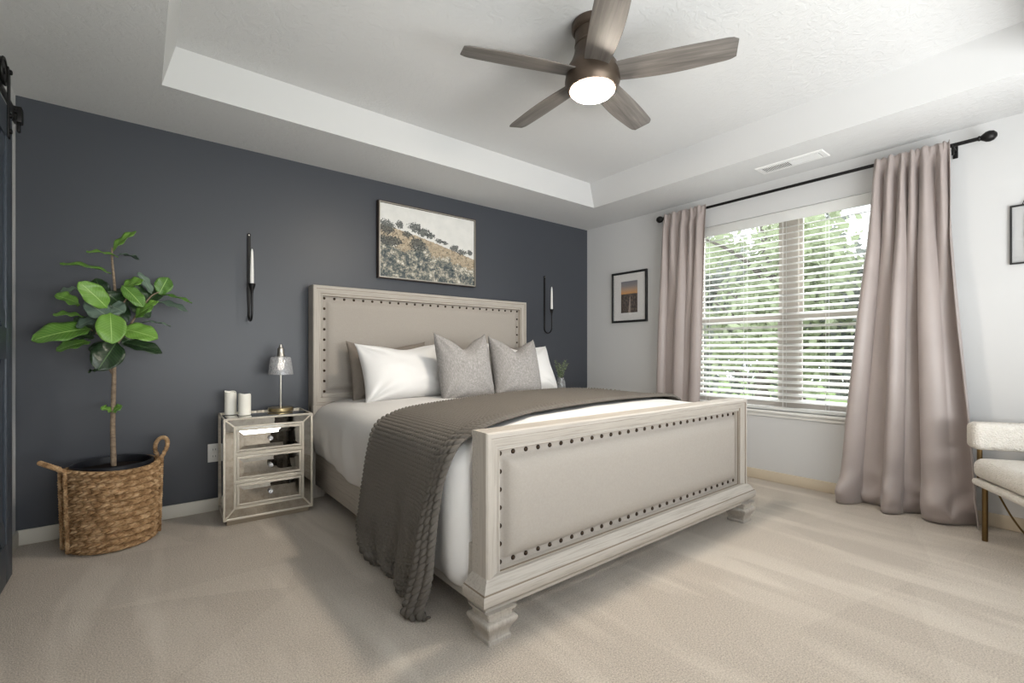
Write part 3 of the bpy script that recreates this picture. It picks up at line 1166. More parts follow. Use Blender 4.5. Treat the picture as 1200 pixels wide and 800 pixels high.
# ------------------------------------------------------------------ knitted throw
nt, nsx = 300, 1300
T = np.linspace(0, 1, nt)
far_xy = [(-3.3, -1.30), (-3.1, -1.37), (-3.0, -1.40), (-2.79, -1.34), (-2.6, -1.29), (-2.3, -1.20), (-2.0, -1.14), (-1.47, -1.10), (-1.16, -1.24), (-1.0, -1.42), (-0.8, -1.5)]
near_xy = [(-3.3, -2.06), (-3.1, -2.14), (-3.0, -2.135), (-2.9, -2.08), (-2.78, -2.02), (-2.5, -1.91), (-2.23, -1.87), (-1.72, -1.81), (-1.05, -1.80), (-0.8, -1.85)]
P = np.zeros((nt, nsx, 3))
ARC = np.zeros((nt, nsx))
for i, t in enumerate(T):
    yt = -1.3 - 0.75 * t
    c = cross(yt - 0.05)
    off = 0.016
    fl = t ** 2
    path = [(-0.95, 0.46), (-0.957, 0.56), (-0.98, 0.65), (-1.04, 0.708), (-1.13, 0.732)]
    path += [(a, b + off) for a, b in c[10:4:-1]]
    path += [(-3.03, 0.705), (-3.085, 0.655), (-3.106, 0.57), (-3.112, 0.42), (-3.110 - 0.01 * fl, 0.22), (-3.10 - 0.03 * fl, 0.09), (-3.09 - 0.05 * fl, 0.022)]
    if True:
        path += [(-3.055 - 0.05 * fl, 0.012)]
    cc, arc = resample(path, nsx)
    P[i, :, 0] = cc[:, 0]
    P[i, :, 2] = cc[:, 1]
    ARC[i] = arc
    fy = np.interp(-cc[:, 0], [-p[0] for p in far_xy][::-1] if False else sorted([-p[0] for p in far_xy]), [p[1] for p in sorted(far_xy, key=lambda p: -p[0])])
    nyy = np.interp(-cc[:, 0], sorted([-p[0] for p in near_xy]), [p[1] for p in sorted(near_xy, key=lambda p: -p[0])])
    # hanging part: edges given by height
    hang = cc[:, 0] < -3.06
    zz = cc[:, 1]
    fy_h = np.interp(zz, [0, 0.05, 0.15, 0.42, 0.68, 0.72], [-1.42, -1.31, -1.29, -1.36, -1.41, -1.40])
    ny_h = np.interp(zz, [0, 0.1, 0.2, 0.42, 0.55, 0.68, 0.72], [-2.01, -2.045, -2.07, -2.085, -2.11, -2.155, -2.145])
    w = smooth(0.70, 0.60, zz) if False else 1 - smooth(0.60, 0.71, zz)
    w = np.where(cc[:, 0] < -2.5, w, 0)
    fy = fy * (1 - w) + fy_h * w
    nyy = nyy * (1 - w) + ny_h * w
    P[i, :, 1] = fy + (nyy - fy) * t
Z = P[:, :, 2]
hang = np.where(P[:, :, 0] < -2.6, 1 - smooth(0.25, 0.62, Z), 0)
TT = np.repeat(T[:, None], nsx, 1)
# vertical drape folds growing toward the floor
low = np.where(P[:, :, 0] < -2.6, 1 - smooth(0.02, 0.3, Z), 0)
P[:, :, 0] -= hang * (0.016 * np.sin(TT * 9 + 0.6) + 0.008 * np.sin(TT * 23)) + low * (0.020 * np.sin(TT * 21 + 1.0))
P[:, :, 2] += low * 0.012 * (1 + np.sin(TT * 26)) * (Z > 0.013)
# near border flops outward
bord = smooth(0.80, 0.90, TT) * hang
P[:, :, 0] -= bord * 0.022
N = normals_of(P)
if N[nt // 2, nsx // 4, 2] < 0:
    N = -N
row = ARC / 0.0185
colx = TT * 0.72 / 0.0185
knit = np.abs(np.sin(PI * row)) ** 0.7 * (0.2 + 0.8 * (0.5 + 0.5 * np.cos(2 * PI * colx + PI * np.floor(row))))
knit = knit * (1 - smooth(0.88, 0.90, TT)) + smooth(0.88, 0.90, TT) * (0.3 + 1.6 * np.abs(np.sin(PI * (TT - 0.88) / 0.04)) * (0.6 + 0.4 * np.cos(2 * PI * ARC / 0.03 + 6 * TT / 0.03)))
edge_f = (1 - smooth(0.0, 0.02, TT))
knit = knit * (1 - edge_f) + edge_f * (1.3 + 0.7 * np.cos(2 * PI * ARC / 0.022))
P += N * (0.0095 * knit + 0.003)[:, :, None]
P[:, :, 2] = np.maximum(P[:, :, 2], 0.010)
throw = grid_obj('throw_blanket', P, M['throw_yarn'], solid=0.008, offset=-1.0)
tag(throw, 'chunky brown-grey knitted throw draped across the bed and down to the carpet', 'throw blanket')


# ------------------------------------------------------------------ pillows
def pillow(name, label, w, h, t, mat, base, lean, yaw=0.0, roll=0.0, chop=0.0, pinch=0.07, ears=0.0, seed=1, flange=0.0, group=None, wr=0.008, sag=0.0):
    n = 70
    U, V = np.meshgrid(np.linspace(-1, 1, n), np.linspace(-1, 1, n), indexing='ij')
    X = U * w / 2 * (1 - pinch * (1 - V * V))
    Z = V * h / 2 * (1 - pinch * 0.9 * (1 - U * U))
    if chop:
        Z -= chop * np.exp(-(U / 0.42) ** 2) * smooth(-0.1, 1.0, V)
        X *= 1 + 0.0 * V
    if ears:
        corner = (np.abs(U) ** 6) * (smooth(0.3, 1, V))
        Z += ears * corner
    th = (np.clip(1 - np.abs(U) ** 3.2, 0, 1) * np.clip(1 - np.abs(V) ** 3.2, 0, 1)) ** 0.55
    th = t / 2 * th * (1 + 0.22 * sag * (-V))
    r = wrinkle(U, V, seed, 2.4, 3)
    # radiating creases from the corners
    cr = 0
    for sx in (-1, 1):
        for sz in (-1, 1):
            ang = np.arctan2(V - sz, U - sx)
            dist = np.hypot(U - sx, V - sz)
            cr = cr + np.sin(ang * 11 + seed) * np.exp(-(dist / 0.55) ** 2)
    sides = []
    for s in (1, -1):
        edge = np.clip(th / (t / 2), 0, 1)
        Y = -s * (th + (wr * r + wr * 0.9 * cr) * edge * 1.2)
        if chop:
            Y += -s * 0.25 * chop * np.exp(-(U / 0.22) ** 2) * smooth(0.1, 1.0, V) * -0.6 * edge
        sides.append(np.stack([X, Y, Z], -1))
    bm = new()
    grids = []
    for si, Pp in enumerate(sides):
        g = [[bm.verts.new(Pp[i, j]) for j in range(n)] for i in range(n)]
        grids.append(g)
        for i in range(n - 1):
            for j in range(n - 1):
                q = (g[i][j], g[i + 1][j], g[i + 1][j + 1], g[i][j + 1])
                bm.faces.new(q if si == 0 else q[::-1])
    bmesh.ops.remove_doubles(bm, verts=bm.verts, dist=1e-5)
    # rest the bottom seam at z = 0
    mn = min(v_.co.z for v_ in bm.verts)
    for v_ in bm.verts:
        v_.co.z -= mn
    o = obj(name, bm, mat, angle=80)
    o.location = base
    o.rotation_euler = (-lean, roll, yaw)
    return tag(o, label, 'pillow', group)


R = math.radians
g1 = 'pillows against the headboard'
pillow('pillow', 'taupe-grey pillow against the headboard behind the white pillow by the lamp', 0.66, 0.46, 0.18, M['taupe_sham'], (-2.50, -0.335, 0.672), R(16), R(2), 0, 0.03, 0.06, 0.02, 4, group=g1, wr=0.013)
pillow('pillow', 'grey pillow against the headboard behind the white pillow near the vase', 0.66, 0.44, 0.17, M['grey_sham'], (-1.37, -0.335, 0.68), R(16), R(-2), 0, 0.02, 0.06, 0.02, 5, group=g1, wr=0.013)
pillow('pillow', 'white pillow on the lamp side of the bed', 0.70, 0.44, 0.22, M['pillow_cotton'], (-2.485, -0.60, 0.704), R(24), R(0), R(-1), 0.035, 0.07, 0.012, 6, group=g1, wr=0.019, sag=1.0)
pillow('pillow', 'white pillow at the vase side of the bed', 0.70, 0.44, 0.22, M['pillow_cotton'], (-1.395, -0.60, 0.704), R(24), R(0), R(2), 0.04, 0.07, 0.012, 9, group=g1, wr=0.017, sag=1.0)
g2 = 'slubby grey cushions'
pillow('cushion', 'square slubby grey cushion in front of the white pillow by the lamp', 0.46, 0.475, 0.21, M['slub_grey'], (-2.165, -0.85, 0.700), R(14), R(3), 0, 0.085, 0.06, 0.03, 12, group=g2, wr=0.014)
pillow('cushion', 'square slubby grey cushion leaning on the white pillow by the vase', 0.45, 0.465, 0.21, M['slub_grey'], (-1.70, -0.85, 0.698), R(18), R(-3), R(3), 0.085, 0.06, 0.03, 15, group=g2, wr=0.014)
for o in list(COL.objects):
    if o.name.startswith('cushion'):
        o['category'] = 'cushion'

# ================================================================== NIGHTSTANDS
def make_nightstand(name, label):
    t = thing(name, label, 'nightstand', group='mirrored nightstands')
    w2_, d2_, zt = 0.2475, 0.18, 0.645
    bm = new()
    box(bm, -w2_ + 0.015, w2_ - 0.015, -d2_ + 0.022, d2_ - 0.01, 0, 0.035)
    obj('plinth', bm, M['plinth'], t)
    bm = new()
    box(bm, -w2_, w2_, -d2_ + 0.012, d2_, 0.032, zt, 0.004)
    body = obj('carcass', bm, M['mirror'], t)
    # beaded edging on every outer edge
    bm = new()
    for x in (-w2_, w2_):
        box(bm, x - 0.006, x + 0.006, -d2_ - 0.001, -d2_ + 0.014, 0.03, zt + 0.002, 0.003)
        box(bm, x - 0.005, x + 0.005, d2_ - 0.012, d2_, 0.03, zt + 0.002, 0.003)
        box(bm, x - 0.005, x + 0.005, -d2_, d2_, zt - 0.006, zt + 0.003, 0.003)
        box(bm, x - 0.004, x + 0.004, -d2_, d2_, 0.03, 0.042, 0.003)
    for z in (0.037, zt - 0.003):
        box(bm, -w2_, w2_, -d2_ - 0.001, -d2_ + 0.014, z - 0.006, z + 0.006, 0.003)
    box(bm, -w2_, w2_, d2_ - 0.01, d2_, zt - 0.006, zt + 0.003, 0.003)
    ix, iz0, iz1 = 0.192, 0.102, 0.592
    for x in (-ix, ix):
        box(bm, x - 0.007, x + 0.007, -d2_ - 0.001, -d2_ + 0.014, iz0, iz1, 0.003)
    for z in (iz0, iz1, 0.2595, 0.4265):
        hh = 0.007 if z in (iz0, iz1) else 0.012
        box(bm, -ix, ix, -d2_ - 0.001, -d2_ + 0.014, z - hh, z + hh, 0.003)
    # mitre strips
    for sx in (-1, 1):
        for (za, zb) in ((0.037, iz0), (zt - 0.003, iz1)):
            tube(bm, [(sx * w2_, -d2_ + 0.004, za), (sx * ix, -d2_ + 0.004, zb)], 0.005, 8)
    obj('beaded_trim', bm, M['silver_bead'], t)
    # mitred mirror border, four slightly canted panels
    yo, yi = -d2_ + 0.006, -d2_ + 0.004
    A = [(-w2_ + 0.004, 0.04), (w2_ - 0.004, 0.04), (w2_ - 0.004, zt - 0.006), (-w2_ + 0.004, zt - 0.006)]
    B = [(-ix, iz0), (ix, iz0), (ix, iz1), (-ix, iz1)]
    for j in range(4):
        k = (j + 1) % 4
        bm = new()
        fr = [bm.verts.new((p[0], yy, p[1])) for p, yy in ((A[j], yo), (A[k], yo), (B[k], yi), (B[j], yi))]
        bk = [bm.verts.new((p[0], -d2_ + 0.0125, p[1])) for p in (A[j], A[k], B[k], B[j])]
        bm.faces.new(fr); bm.faces.new(bk[::-1])
        for q in range(4):
            bm.faces.new((fr[q], bk[q], bk[(q + 1) % 4], fr[(q + 1) % 4]))
        obj('mirror_border', bm, M['mirror'], t)
    for (z0, z1) in ((0.112, 0.245), (0.274, 0.412), (0.441, 0.582)):
        bm = new()
        x0, x1 = -ix + 0.009, ix - 0.009
        pr = [(0.0, 0.0), (0.0, 0.012), (0.004, 0.015), (0.012, 0.015), (0.014, 0.011)]
        frame_sweep(bm, x0, x1, z0, z1, pr, -d2_ + 0.012)
        dr = obj('drawer', bm, M['silver_bead'], t)
        bm = new()
        frame_sweep(bm, x0 + 0.013, x1 - 0.013, z0 + 0.013, z1 - 0.013, [(0, 0.009), (0.0, 0.0108), (0.024, 0.0135)], -d2_ + 0.012)
        a, b, c, d = x0 + 0.037, x1 - 0.037, z0 + 0.037, z1 - 0.037
        bm.faces.new([bm.verts.new((p, -d2_ + 0.012 - 0.0135, q)) for p, q in ((a, c), (b, c), (b, d), (a, d))])
        obj('bevelled_mirror', bm, M['mirror'], dr, angle=1)
        bm = new()
        zc = (z0 + z1) / 2
        lathe(bm, [(0.006, 0.0), (0.006, -0.012), (0.011, -0.016), (0.014, -0.022), (0.004, -0.031), (0.0, -0.032)], (0, -d2_ - 0.002, zc), 8, 0, 'y')
        obj('knob', bm, M['crystal'], dr, angle=10)
    return t


ns1 = make_nightstand('nightstand', 'mirrored three-drawer nightstand under the small table lamp')
ns1.location = (-3.364, -0.225, 0)
ns1.rotation_euler = (0, 0, R(-2.3))
ns2 = copy_tree(ns1)
ns2.location = (-0.62, -0.225, 0)
ns2.rotation_euler = (0, 0, 0)
ns2['label'] = 'mirrored nightstand hidden behind the bed on the window side, carrying the vase'

# table lamp
NZ = 0.649
lamp = thing('table_lamp', 'small brass table lamp with crackled glass shade on the nightstand', 'lamp', (-3.262, -0.18, NZ))
bm = new()
lathe(bm, [(0.0, 0.0), (0.076, 0.0), (0.078, 0.003), (0.078, 0.022), (0.075, 0.025), (0.0, 0.026)], seg=40)
obj('base', bm, M['brass'], lamp)
bm = new(); tube(bm, [(0, 0, 0.024), (0, 0, 0.44)], 0.0065, 12)
obj('stem', bm, M['nickel'], lamp)
bm = new()
lathe(bm, [(0.0, 0.455), (0.009, 0.452), (0.011, 0.43), (0.02, 0.425), (0.022, 0.41), (0.022, 0.385), (0.026, 0.375), (0.026, 0.366), (0.0, 0.366)], seg=24)
obj('socket', bm, M['nickel'], lamp)
bm = new()
lathe(bm, [(0.026, 0.372), (0.060, 0.366), (0.064, 0.36), (0.078, 0.248), (0.0765, 0.248), (0.0625, 0.358), (0.058, 0.363), (0.026, 0.369)], seg=40)
# open the underside again
for f in [f for f in bm.faces if len(f.verts) > 4]:
    bm.faces.remove(f)
obj('shade', bm, M['shade_glass'], lamp)
bm = new()
lathe(bm, [(0.0, 0.275), (0.013, 0.279), (0.021, 0.294), (0.021, 0.31), (0.012, 0.335), (0.011, 0.365), (0.0, 0.366)], (0, -0.0, 0), 20)
obj('bulb', bm, M['bulb'], lamp)


def pillar(x, y, r, h, label, seed):
    bm = new()
    n = 36
    rr_ = random.Random(seed)
    ph = rr_.uniform(0, 6)
    rings = []
    for (f, z) in ((0.96, 0), (1, 0.004), (1, 0.25), (1, 0.6), (1.0, 0.93), (0.97, 1.0), (0.86, 0.995), (0.8, 0.93), (0.5, 0.9), (0.12, 0.9)):
        row = []
        for j in range(n):
            a = 2 * PI * j / n
            lip = (0.007 * math.sin(a + ph) + 0.003 * math.sin(3 * a + ph)) if z > 0.8 else 0
            zz = z * h if z > 0.01 else z
            row.append(bm.verts.new((f * r * math.cos(a), f * r * math.sin(a), zz + lip)))
        rings.append(row)
    ring_faces(bm, rings, True, 0, None, True, True)
    o = thing('pillar_candle', label, 'candle', (x, y, NZ), 0, 'flameless pillar candles')
    obj('wax', bm, M['candle_wax'], o)
    bm = new()
    tube(bm, [(0, 0, h * 0.89), (0.001, 0, h * 0.93), (0.003, 0, h * 0.965)], 0.0015, 6)
    obj('wick', bm, M['slot_dark'], o)


pillar(-3.557, -0.175, 0.034, 0.145, 'taller cream pillar candle at the back corner of the nightstand', 2)
pillar(-3.490, -0.255, 0.036, 0.132, 'shorter cream pillar candle in front of the taller one', 5)

# ------------------------------------------------------------------ vase of eucalyptus
vz = thing('glass_vase', 'small smoky glass vase with pale green sprigs behind the white pillow', 'vase', (-0.68, -0.26, NZ))
bm = new()
lathe(bm, [(0.0, 0.0), (0.034, 0.0), (0.038, 0.004), (0.048, 0.03), (0.052, 0.06), (0.046, 0.10), (0.034, 0.13), (0.036, 0.142), (0.033, 0.142), (0.031, 0.13), (0.043, 0.1), (0.049, 0.06), (0.045, 0.03), (0.034, 0.007), (0.0, 0.006)], seg=32)
obj('vase', bm, M['vase_glass'], vz)
M['eucalyptus'] = plain('eucalyptus_green', srgb(158, 172, 136), 0.6, 0, 0.3, 0.2, 40)
for k in range(7):
    a = k * 0.9 + 0.2
    sp = 0.05 + 0.035 * random.random()
    hh = 0.25 + 0.07 * random.random()
    pts = catmull([(0, 0, 0.02), (0.01 * math.cos(a), 0.01 * math.sin(a), 0.13), (sp * 0.6 * math.cos(a), sp * 0.6 * math.sin(a), 0.13 + (hh - 0.13) * 0.6), (sp * math.cos(a), sp * math.sin(a), hh)], 6)
    bm = new()
    tube(bm, pts, 0.0014, 6)
    for i in range(7, len(pts)):
        for s in (1, -1):
            p = pts[i]
            d = Vector((math.cos(a + s * 1.4 + i), math.sin(a + s * 1.4 + i), 0.45)).normalized()
            q = d.cross(Vector((0, 0, 1))).normalized()
            Lf = 0.032 * (1.1 - 0.4 * i / len(pts))
            vs = [bm.verts.new(p), bm.verts.new(p + d * Lf * 0.5 + q * Lf * 0.36), bm.verts.new(p + d * Lf), bm.verts.new(p + d * Lf * 0.5 - q * Lf * 0.36)]
            bm.faces.new(vs)
    obj('sprig', bm, M['eucalyptus'], vz)

# ------------------------------------------------------------------ candle sconces
def make_sconce(label):
    t = thing('wall_sconce', label, 'sconce', group='black candle sconces')
    # strap from z +0.30 to the bottom, then a J forward
    bm = new()
    path = [(0, -0.006, z) for z in np.linspace(0.30, -0.24, 12)]
    cy, rr_ = -0.061, 0.055
    for k in range(1, 17):
        a = PI * k / 16
        path.append((0, cy + rr_ * math.cos(a), -0.24 - rr_ * math.sin(a)))
    path += [(0, cy - rr_, z) for z in (-0.20, -0.15, -0.10)]
    # flat strap tapering into a round rod
    rings = []
    n = len(path)
    for i, p in enumerate(path):
        p = Vector(p)
        tg = Vector(path[min(i + 1, n - 1)]) - Vector(path[max(i - 1, 0)])
        tg.normalize()
        nrm = Vector((1, 0, 0)).cross(tg).normalized()
        w = 0.0115 if i < 10 else (0.0085 if i < 14 else 0.0065)
        th = 0.003 if i < 10 else 0.0055
        rings.append([  # octagon
            None] * 8)
        for j in range(8):
            a = 2 * PI * j / 8 + PI / 8
            rings[-1][j] = None
        ring = []
        for j in range(8):
            a = 2 * PI * (j + 0.5) / 8
            ring.append(bm.verts.new(p + Vector((1, 0, 0)) * w * math.cos(a) + nrm * th * math.sin(a)))
        rings[-1] = ring
    ring_faces(bm, rings, True, 0, None, True, True)
    lathe(bm, [(0.0, 0.003), (0.0115, 0.003), (0.0115, -0.003), (0.0, -0.003)], (0, -0.006, 0.30), 20, 0, 'y')
    st = obj('strap', bm, M['black_metal'], t)
    bm = new()
    lathe(bm, [(0.0, 0.0), (0.005, 0.0), (0.004, -0.003), (0.0, -0.004)], (0, -0.009, 0.298), 12, 0, 'y')
    obj('screw', bm, M['nickel'], st)
    bm = new()
    lathe(bm, [(0.0, -0.115), (0.007, -0.115), (0.009, -0.095), (0.016, -0.075), (0.021, -0.055), (0.022, -0.048), (0.019, -0.048), (0.014, -0.060), (0.0, -0.060)], (0, cy - rr_, 0), 24)
    obj('cup', bm, M['black_metal'], t)
    return t


def taper(label, x, y, z):
    bm = new()
    lathe(bm, [(0.0, 0.0), (0.0115, 0.0), (0.0112, 0.06), (0.0095, 0.17), (0.0075, 0.225), (0.004, 0.243), (0.0, 0.246)], seg=20)
    o = obj('taper_candle', bm, M['taper_wax'], None, (x, y, z))
    tag(o, label, 'candle', 'white taper candles in the sconces')


s1 = make_sconce('black iron candle sconce on the dark wall above the nightstand lamp')
s1.location = (-3.425, -0.001, 1.556)
s2 = copy_tree(s1)
s2.location = (-0.668, -0.001, 1.54)
s2['label'] = 'black iron candle sconce on the dark wall near the white corner'
taper('white taper candle in the sconce above the nightstand', -3.425, -0.117, 1.556 - 0.060)
taper('white taper candle in the sconce near the room corner', -0.668, -0.117, 1.54 - 0.060)

# ------------------------------------------------------------------ wall outlet
ol = thing('wall_outlet', 'white electrical outlet on the dark wall beside the nightstand', 'outlet', (-3.628, 0, 0.383))
bm = new(); box(bm, -0.036, 0.036, -0.006, 0.0, -0.06, 0.06, 0.003)
obj('plate', bm, M['plastic_white'], ol)
for z in (-0.022, 0.022):
    bm = new(); box(bm, -0.016, 0.016, -0.0085, -0.005, z - 0.014, z + 0.014, 0.002)
    sk = obj('socket', bm, M['plastic_white'], ol)
    bm = new()
    box(bm, -0.008, -0.006, -0.009, -0.0075, z - 0.005, z + 0.006)
    box(bm, 0.006, 0.008, -0.009, -0.0075, z - 0.005, z + 0.006)
    obj('slots', bm, M['slot_dark'], sk)

# ================================================================== PICTURES
def uv_quad(name, x0, x1, z0, z1, y, mat, parent):
    P = np.zeros((2, 2, 3))
    for i, x in enumerate((x0, x1)):
        for j, z in enumerate((z0, z1)):
            P[i, j] = (x, y, z)
    return grid_obj(name, P, mat, parent)


# landscape painting
m = NT('meadow_painting')
tc = m.n('ShaderNodeTexCoord')
sp = m.n('ShaderNodeSeparateXYZ')
m.link(tc.outputs['UV'], sp.inputs[0])
u, w = sp.outputs[0], sp.outputs[1]
mp = m.n('ShaderNodeMapping'); m.link(tc.outputs['UV'], mp.inputs[0]); mp.inputs['Scale'].default_value = (1.48, 1, 1)
uv = mp.outputs[0]
n1 = m.noise(uv, 7, 4, 0.6)
n2 = m.noise(uv, 22, 4, 0.7)
n3 = m.noise(uv, 48, 3, 0.7)
hill = m.math('SUBTRACT', 0.70, m.math('MULTIPLY', m.math('POWER', u, 1.3), 0.30))
hillr = m.math('ADD', hill, m.math('MULTIPLY', m.math('SUBTRACT', n2, 0.5), 0.06))
sky = m.mix(n1, srgb(206, 206, 202), srgb(232, 230, 226))
grass = m.ramp(m.math('ADD', m.math('MULTIPLY', n2, 0.6), m.math('MULTIPLY', n3, 0.4)), [(0.38, srgb(104, 102, 92)), (0.48, srgb(168, 152, 130)), (0.62, srgb(196, 182, 160))])
is_g = m.math('GREATER_THAN', hillr, w)
c = m.mix(is_g, sky, grass)
# lower thicket
n0 = m.noise(uv, 3.4, 2, 0.5)
thick = m.ramp(m.math('ADD', m.math('MULTIPLY', n1, 0.42), m.math('ADD', m.math('MULTIPLY', n2, 0.33), m.math('MULTIPLY', n3, 0.25))), [(0.38, srgb(48, 58, 64)), (0.46, srgb(84, 92, 94)), (0.51, srgb(128, 128, 120)), (0.55, srgb(176, 168, 152)), (0.60, srgb(222, 220, 212))])
below = m.math('SUBTRACT', m.math('SUBTRACT', hill, 0.12), w)
msk = m.math('GREATER_THAN', m.math('ADD', below, m.math('ADD', m.math('MULTIPLY', m.math('SUBTRACT', n0, 0.5), 0.7), m.math('MULTIPLY', m.math('SUBTRACT', n2, 0.5), 0.45))), 0.07)
c = m.mix(msk, c, thick)
# bushes along the ridge
for (bu, bw, br, bh) in ((0.06, 0.68, 0.09, 0.10), (0.19, 0.74, 0.04, 0.055), (0.34, 0.74, 0.07, 0.07), (0.43, 0.69, 0.08, 0.065), (0.50, 0.66, 0.05, 0.05), (0.60, 0.60, 0.05, 0.035), (0.66, 0.585, 0.035, 0.03), (0.77, 0.53, 0.05, 0.05), (0.85, 0.49, 0.06, 0.045), (0.95, 0.50, 0.035, 0.045), (0.26, 0.62, 0.05, 0.045), (0.37, 0.50, 0.09, 0.10), (0.10, 0.50, 0.12, 0.08)):
    dx = m.math('DIVIDE', m.math('SUBTRACT', u, bu), br)
    dz = m.math('DIVIDE', m.math('SUBTRACT', w, bw), bh)
    d = m.math('ADD', m.math('MULTIPLY', dx, dx), m.math('MULTIPLY', dz, dz))
    d = m.math('ADD', d, m.math('ADD', m.math('MULTIPLY', m.math('SUBTRACT', n2, 0.5), 3.6), m.math('MULTIPLY', m.math('SUBTRACT', n3, 0.5), 3.0)))
    c = m.mix(m.math('MULTIPLY', m.math('LESS_THAN', d, 0.85), 0.9), c, m.ramp(n3, [(0.38, srgb(42, 48, 52)), (0.6, srgb(104, 106, 102))]))
m.base(c, 0.7, 0, 0.3)
m.bump(n3, 0.2, 0.003)
M['painting'] = m.m

pa = thing('framed_painting', 'wide meadow landscape painting in a thin frame above the headboard', 'picture', (-2.04, 0, 1.965))
bm = new()
frame_sweep(bm, -0.472, 0.472, -0.315, 0.312, [(0, 0), (0, 0.046), (0.010, 0.046), (0.010, 0.036), (0.016, 0.034)], -0.002)
obj('frame', bm, plain('dark_bronze_frame', srgb(70, 60, 52), 0.4, 0.3), pa)
bm = new()
frame_sweep(bm, -0.468, 0.468, -0.311, 0.308, [(0.003, 0.0455), (0.003, 0.048), (0.009, 0.048), (0.0095, 0.044)], -0.002)
obj('frame_edge', bm, M['nickel'], pa)
bm = new(); box(bm, -0.456, 0.456, -0.036, -0.004, -0.299, 0.296)
cv = obj('canvas', bm, M['mat_board'], pa)
uv_quad('painted_face', -0.456, 0.456, -0.299, 0.296, -0.0368, M['painting'], cv)

# small sunset picture on the window wall
m = NT('sunset_photo')
tc = m.n('ShaderNodeTexCoord')
sp = m.n('ShaderNodeSeparateXYZ')
m.link(tc.outputs['UV'], sp.inputs[0])
u, w = sp.outputs[0], sp.outputs[1]
skyc = m.ramp(w, [(0.62, srgb(226, 168, 112)), (0.72, srgb(206, 170, 140)), (0.85, srgb(160, 152, 150)), (1.0, srgb(130, 132, 140))])
nz = m.noise(tc.outputs['UV'], 14, 4, 0.7)
gnd = m.ramp(nz, [(0.35, srgb(58, 52, 52)), (0.55, srgb(104, 92, 84)), (0.7, srgb(150, 132, 116))])
path = m.math('LESS_THAN', m.math('ABSOLUTE', m.math('SUBTRACT', u, m.math('MULTIPLY_ADD', w, 0.12, 0.5))), m.math('MULTIPLY', m.math('SUBTRACT', 0.62, w), 0.10))
gnd = m.mix(path, gnd, srgb(164, 148, 138))
c = m.mix(m.math('GREATER_THAN', m.math('ADD', 0.60, m.math('MULTIPLY', m.math('SUBTRACT', nz, 0.5), 0.08)), w), skyc, gnd)
m.base(c, 0.4)
M['sunset'] = m.m
ps = thing('framed_picture', 'small sunset photograph in a black frame with white mat beside the curtain', 'picture', (0, -0.598, 1.624), R(-90))
bm = new()
frame_sweep(bm, -0.222, 0.222, -0.265, 0.265, [(0, 0), (0, 0.022), (0.004, 0.025), (0.018, 0.025), (0.022, 0.02), (0.022, 0.012)], -0.001)
obj('frame', bm, M['black_frame'], ps)
bm = new(); box(bm, -0.205, 0.205, -0.013, -0.003, -0.248, 0.248)
obj('mat', bm, M['mat_board'], ps)
uv_quad('photograph', -0.105, 0.105, -0.165, 0.165, -0.0138, M['sunset'], ps)
bm = new(); box(bm, -0.203, 0.203, -0.0175, -0.0165, -0.246, 0.246)
obj('glass', bm, M['picture_glass'], ps)

# glass frame hanging near the chair
pg = thing('hanging_picture', 'thin black metal frame with glass hanging above the white chair', 'picture', (0, -3.50, 1.735), R(-90))
bm = new()
frame_sweep(bm, -0.17, 0.17, -0.172, 0.172, [(0, 0), (0, 0.012), (0.009, 0.012), (0.009, 0)], -0.004)
obj('frame', bm, M['black_frame'], pg)
bm = new(); box(bm, -0.163, 0.163, -0.011, -0.009, -0.165, 0.165)
obj('glass', bm, M['picture_glass'], pg)
bm = new(); box(bm, -0.11, 0.11, -0.008, -0.006, -0.12, 0.12)
obj('paper', bm, M['mat_board'], pg)
bm = new()
tube(bm, [(-0.12, -0.01, 0.172), (-0.11, -0.01, 0.20), (0, -0.008, 0.25), (0.11, -0.01, 0.20), (0.12, -0.01, 0.172)], 0.0022, 8)
obj('hanging_wire', bm, M['black_metal'], pg)

# ================================================================== PLANT IN BASKET
BKX, BKY = -4.128, -0.262
bk = thing('woven_basket', 'oval braided seagrass basket with two loop handles beside the barn door', 'basket', (BKX, BKY, 0))
n_a, n_r = 840, 210
Aa, Vv = np.meshgrid(np.linspace(0, 2 * PI, n_a), np.linspace(0, 1, n_r), indexing='ij')
bh = 0.435
rad_prof = np.interp(Vv, [0, 0.03, 0.1, 0.5, 0.85, 1.0], [0.176, 0.184, 0.190, 0.197, 0.200, 0.203])
rows = 13
rr_i = Vv * rows
st = Aa / (2 * PI) * 32
par = np.floor(rr_i)
rp = np.abs(np.sin(PI * rr_i)) ** 0.6
br = rp * (0.15 + 0.85 * np.abs(np.sin(PI * (st + 0.35 * np.sin(2 * PI * rr_i) + 0.5 * par))) ** 0.8)
RAD = rad_prof + 0.024 * (br - 0.5)
lift = 0.008 * np.sin(Aa * 2 + 0.5) * Vv
P = np.stack([RAD * np.cos(Aa), RAD * np.sin(Aa), Vv * bh + lift], -1)
grid_obj('basket_wall', P, M['seagrass'], bk, solid=0.010, offset=-1.0)
bm = new()
lathe(bm, [(0.0, 0.004), (0.178, 0.004), (0.18, 0.012), (0.0, 0.014)], seg=48)
obj('basket_bottom', bm, M['seagrass'], bk)


